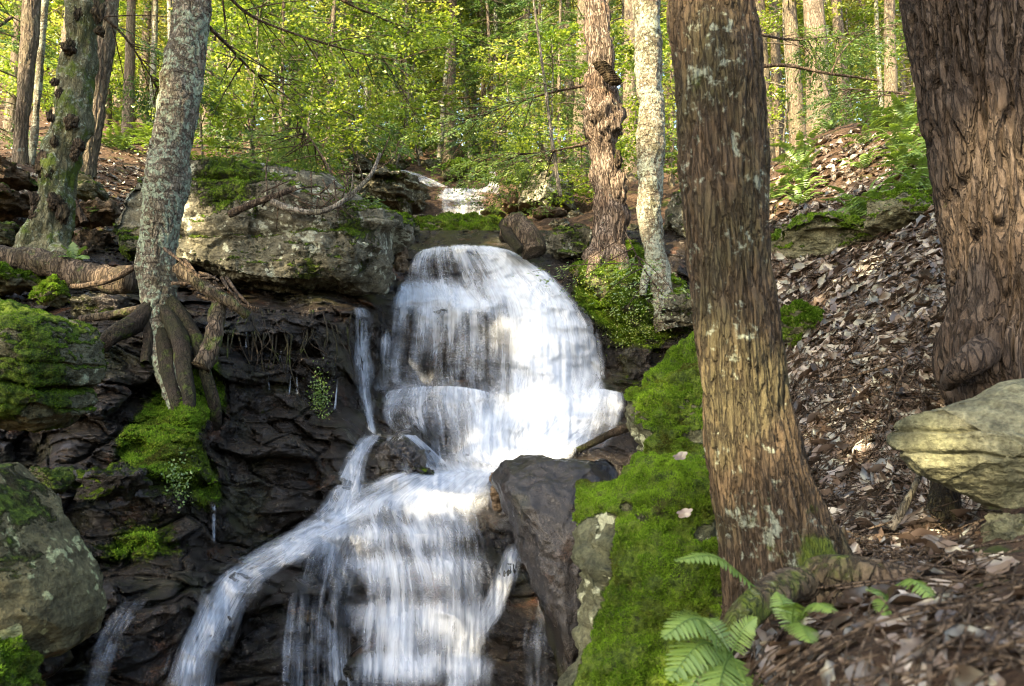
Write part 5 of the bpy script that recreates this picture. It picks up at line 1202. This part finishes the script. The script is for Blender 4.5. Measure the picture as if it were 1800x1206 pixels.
fern('lush fern clump at the bottom left of the front trunk', (1285,1150,1.72), [((1165,1120,1.6), .05, .25), ((1175,1195,1.55), .055, .18), ((1195,1250,1.5), .055, .12), ((1325,1235,1.5), .05, .04), ((1225,1085,1.8), .034, .22), ((1330,1085,1.7), .034, .14), ((1255,1260,1.45), .05, .08)], .04, seed=5, tone=.12)
fern('fern with broad pinnae in front of the trunk base', (1392,1100,1.62), [((1470,1075,1.5), .032, .2), ((1425,1130,1.45), .034, .1), ((1365,1040,1.7), .03, .1), ((1400,1060,1.55), .03, .15)], .03, seed=12, tone=.1)
fern('pale fern sprig on the surface root', (1560,1050,1.75), [((1645,1055,1.6), .035, .25), ((1560,1095,1.55), .03, .05), ((1530,1040,1.7), .026, .1)], .03, seed=18, tone=.1)
fern('tiny fern in the lower right leaf litter', (1640,1190,1.3), [((1690,1210,1.25), .02, .2), ((1600,1200,1.25), .02, .2), ((1650,1150,1.4), .02, .15)], .02, seed=24)
fern('fern at the foot of the burl covered trunk', (130,470,5.9), [((108,430,5.8), .05, .2), ((150,432,5.8), .05, .2), ((128,425,5.9), .05, .1), ((155,455,5.7), .05, .2), ((105,450,5.7), .05, .2)], .05, seed=30)
def fern_proto():
    out = []
    for k in range(9):
        a = k * .698 + .2; V, F, T = frond((0, 0, 0), (math.cos(a) * .34, math.sin(a) * .34, .16 + .08 * math.sin(k * 2.1)), .055, .24, (math.cos(a) * -.3, math.sin(a) * -.3, 1.0), 15, k)
        out.append((V, F, T))
    V, F = join([(a, b) for a, b, _ in out])
    return make_mesh('fern', V, F, M['fern'], attrs={'tone': np.concatenate([c for *_, c in out])})
FM = fern_proto()
gf = np.random.default_rng(44)
for i in range(34):
    px, py = [(gf.normal(1575, 45), gf.normal(300, 26)), (gf.uniform(1400, 1640), gf.uniform(205, 250)), (gf.uniform(1350, 1420), gf.uniform(285, 380)), (gf.uniform(1460, 1620), gf.uniform(370, 400)), (gf.normal(1540, 30), gf.normal(285, 25))][i % 5]
    q = on_ground(px, py)[0]
    if q[1] > 11: continue
    o = link('fern', FM, loc=q + np.array([0, 0, -.01])); o.rotation_euler = (gf.normal(0, .25), gf.normal(0, .25), gf.uniform(0, 6.28)); s = gf.uniform(.55, 1.05); o.scale = (s, s, s)
    tag(o, 'green fern growing on the leaf covered right bank', 'fern', 'ferns on the right bank')
for i in range(16):
    q = on_ground(gf.uniform(190, 290), gf.uniform(205, 270))[0]
    o = link('fern', FM, loc=q); o.rotation_euler = (0, 0, gf.uniform(0, 6.28)); s = gf.uniform(.8, 1.5); o.scale = (s, s, s)
    tag(o, 'fern in a lit patch on the left hillside', 'fern', 'ferns on the left hillside')

# small leafed ground cover on the bank under the twin trunks
def cover(name, label, spots, n, leaf, seed, mat='beech', thick=.05):
    g = np.random.default_rng(seed); p = []
    for (x, y, Y, rx, ry, w) in spots:
        k = int(n * w); p.append(P(g.normal(x, rx, k), g.normal(y, ry, k), Y - np.abs(g.normal(0, thick, k))))
    p = np.concatenate(p); k = len(p)
    d = unit(g.normal(size=(k, 3)) + np.array([0, -.6, .2])); s = unit(np.cross(d, g.normal(size=(k, 3)) + np.array([0, -1, 1.5])))
    V, F, T = leaves(p, d, s, g.uniform(.6, 1.3, k) * leaf, g.uniform(.5, .9, k) * leaf, np.clip(g.normal(.5, .25, k), 0, 1))
    return solid(name, V, F, M[mat], label, kind='stuff', smooth=False, attrs={'tone': T})
cover('ground_cover', 'small leaved green plants on the bank under the twin trunks', [(1115,580,7.45,25,18,.5),(1070,480,7.5,30,16,.25),(1090,520,7.5,25,20,.2),(1040,500,7.6,15,12,.1)], 900, .022, 3, 'beech', .02)
cover('ground_cover', 'green liverwort hanging on the dark wet wall', [(562,700,5.75,9,22,.7),(310,850,3.95,12,25,.3)], 700, .018, 4, 'fern', .02)

# leaves that lie alone on the moss
def lone_leaf(label, px, py, Y, size, tone, seed):
    g = np.random.default_rng(seed); c = P(px, py, Y)
    n = 28; th = np.linspace(0, 2 * np.pi, n, endpoint=False)
    r = size * (0.62 + 0.30 * np.abs(np.cos(2.5 * th)) ** .7)
    e1 = unit(np.array([1, .1, .35])); up = unit(np.array([-.1, -.75, .65])); e2 = np.cross(up, e1)
    rings = [c + (e1 * np.cos(th)[:, None] * 1.2 + e2 * np.sin(th)[:, None] * .75) * (r * k)[:, None] + up * (h + .15 * size * k * np.sin(2 * th + seed)[:, None]) for k, h in ((.02, .012), (.5, .010), (1, .014))]
    return solid('fallen_leaf', np.concatenate(rings), gridF(3, n, True), M['litter'], label, 'leaf', attrs={'tone': np.full(3 * n, tone)})
lone_leaf('pale dead oak leaf lying on the mossy boulder', 1195, 806, 2.62, .024, .66, 1)
lone_leaf('whitish leaf on the moss left of the front trunk', 1203, 906, 2.42, .024, .8, 2)

# thin leaning sapling stems before the wood
branch('sapling', 'thin pale sapling stem leaning before the wood left of the snag', [(935,-20,9.2),(950,90,9.2),(962,180,9.2),(972,260,9.1),(985,345,9.0)], .012, .026, 'greybark', cat='sapling')
# drooping boughs that hang into the top of the picture
def bough(name, label, pts, sprays, mat, wood, broad, leaf, n, seed, r=.02, tone=.5):
    g = np.random.default_rng(seed); c = catmull(np.array([P(*q) for q in pts]), 50)
    t = empty(name, c[0], label, 'branch')
    V, F = tube(c, np.linspace(r, .004, 50), 8); part('limb', t, V, F, M[wood], attrs={'moss': np.zeros(len(V))})
    bs = []
    for k in range(sprays):
        i = int(g.uniform(.08, .98) * 49); d = unit(np.gradient(c, axis=0)[i]); az = math.atan2(d[1], d[0]) + g.choice([-1, 1]) * g.uniform(.3, 1.1)
        bs.append((*c[i], az, g.uniform(-.45, .2), g.uniform(.5, 1.2)))
    Vc, Fc, Tc = crown_mesh(g, bs, leaf[0], leaf[1], n, broad, tone)
    part('foliage', t, Vc, Fc, M[mat], smooth=False, attrs={'tone': Tc})
    Vw, Fw = join(bough_wood(bs, .008)); part('twig', t, Vw, Fw, M[wood], attrs={'moss': np.zeros(len(Vw))})
    return t
bough('maple_branch', 'bright green leafy branch hanging into the top left', [(360,-60,7.2),(430,20,7.6),(520,60,7.8),(620,90,8.0),(720,110,8.2)], 17, 'beech', 'twig', True, (.06,.042), 80, 1)
bough('maple_branch', 'leafy green branch sweeping down beside the scaly birch', [(350,30,6.6),(400,80,7.0),(450,130,7.4),(520,180,7.8)], 9, 'beech', 'twig', True, (.056,.04), 70, 2)
bough('maple_branch', 'upper leafy branch above the brook', [(520,-60,8.4),(600,0,8.6),(690,40,8.8),(760,70,9.0)], 12, 'beech', 'twig', True, (.064,.045), 80, 3)
bough('hemlock_branch', 'flat hemlock bough before the far wood at centre', [(1030,150,9.2),(960,165,9.4),(880,190,9.6),(830,215,9.7)], 18, 'hemlock', 'twig', False, (.06,.022), 150, 4, tone=.6)
bough('hemlock_branch', 'low hemlock bough beside the torn snag', [(1040,250,8.6),(990,262,8.9),(930,270,9.2),(890,268,9.4)], 18, 'hemlock', 'twig', False, (.06,.022), 150, 5, tone=.6)
bough('hemlock_branch', 'dark hemlock bough between the left trunks', [(170,20,8.2),(215,60,8.4),(250,110,8.6),(280,160,8.8)], 20, 'hemlock', 'twig', False, (.06,.022), 150, 6, tone=.4)
bough('hemlock_branch', 'hemlock bough hanging at the upper left corner', [(20,30,8.6),(-20,60,8.4),(-60,90,8.2)], 16, 'hemlock', 'twig', False, (.06,.022), 150, 7, tone=.45)
bough('hemlock_branch', 'little hemlock spray growing at the foot of the pale birch', [(1165,520,7.3),(1130,470,7.2),(1110,430,7.1),(1090,390,7.1)], 9, 'hemlock', 'twig', False, (.05,.018), 60, 8, .008, tone=.7)
bough('hemlock_branch', 'hemlock bough behind the thick far trunk on the right', [(1330,60,10),(1400,70,10.3),(1480,60,10.6),(1560,50,11)], 22, 'hemlock', 'twig', False, (.07,.025), 150, 9, tone=.55)
bough('hemlock_branch', 'hemlock bough left of the massive right trunk', [(1650,170,8.5),(1600,165,9.0),(1540,160,9.4),(1490,155,9.6)], 16, 'hemlock', 'twig', False, (.06,.022), 140, 10, tone=.55)
bough('hemlock_branch', 'young hemlock bough on the sandstone block', [(600,360,7.4),(580,300,7.6),(550,250,7.8),(520,210,8.0)], 26, 'hemlock', 'twig', False, (.055,.02), 150, 11, .015, tone=.6)
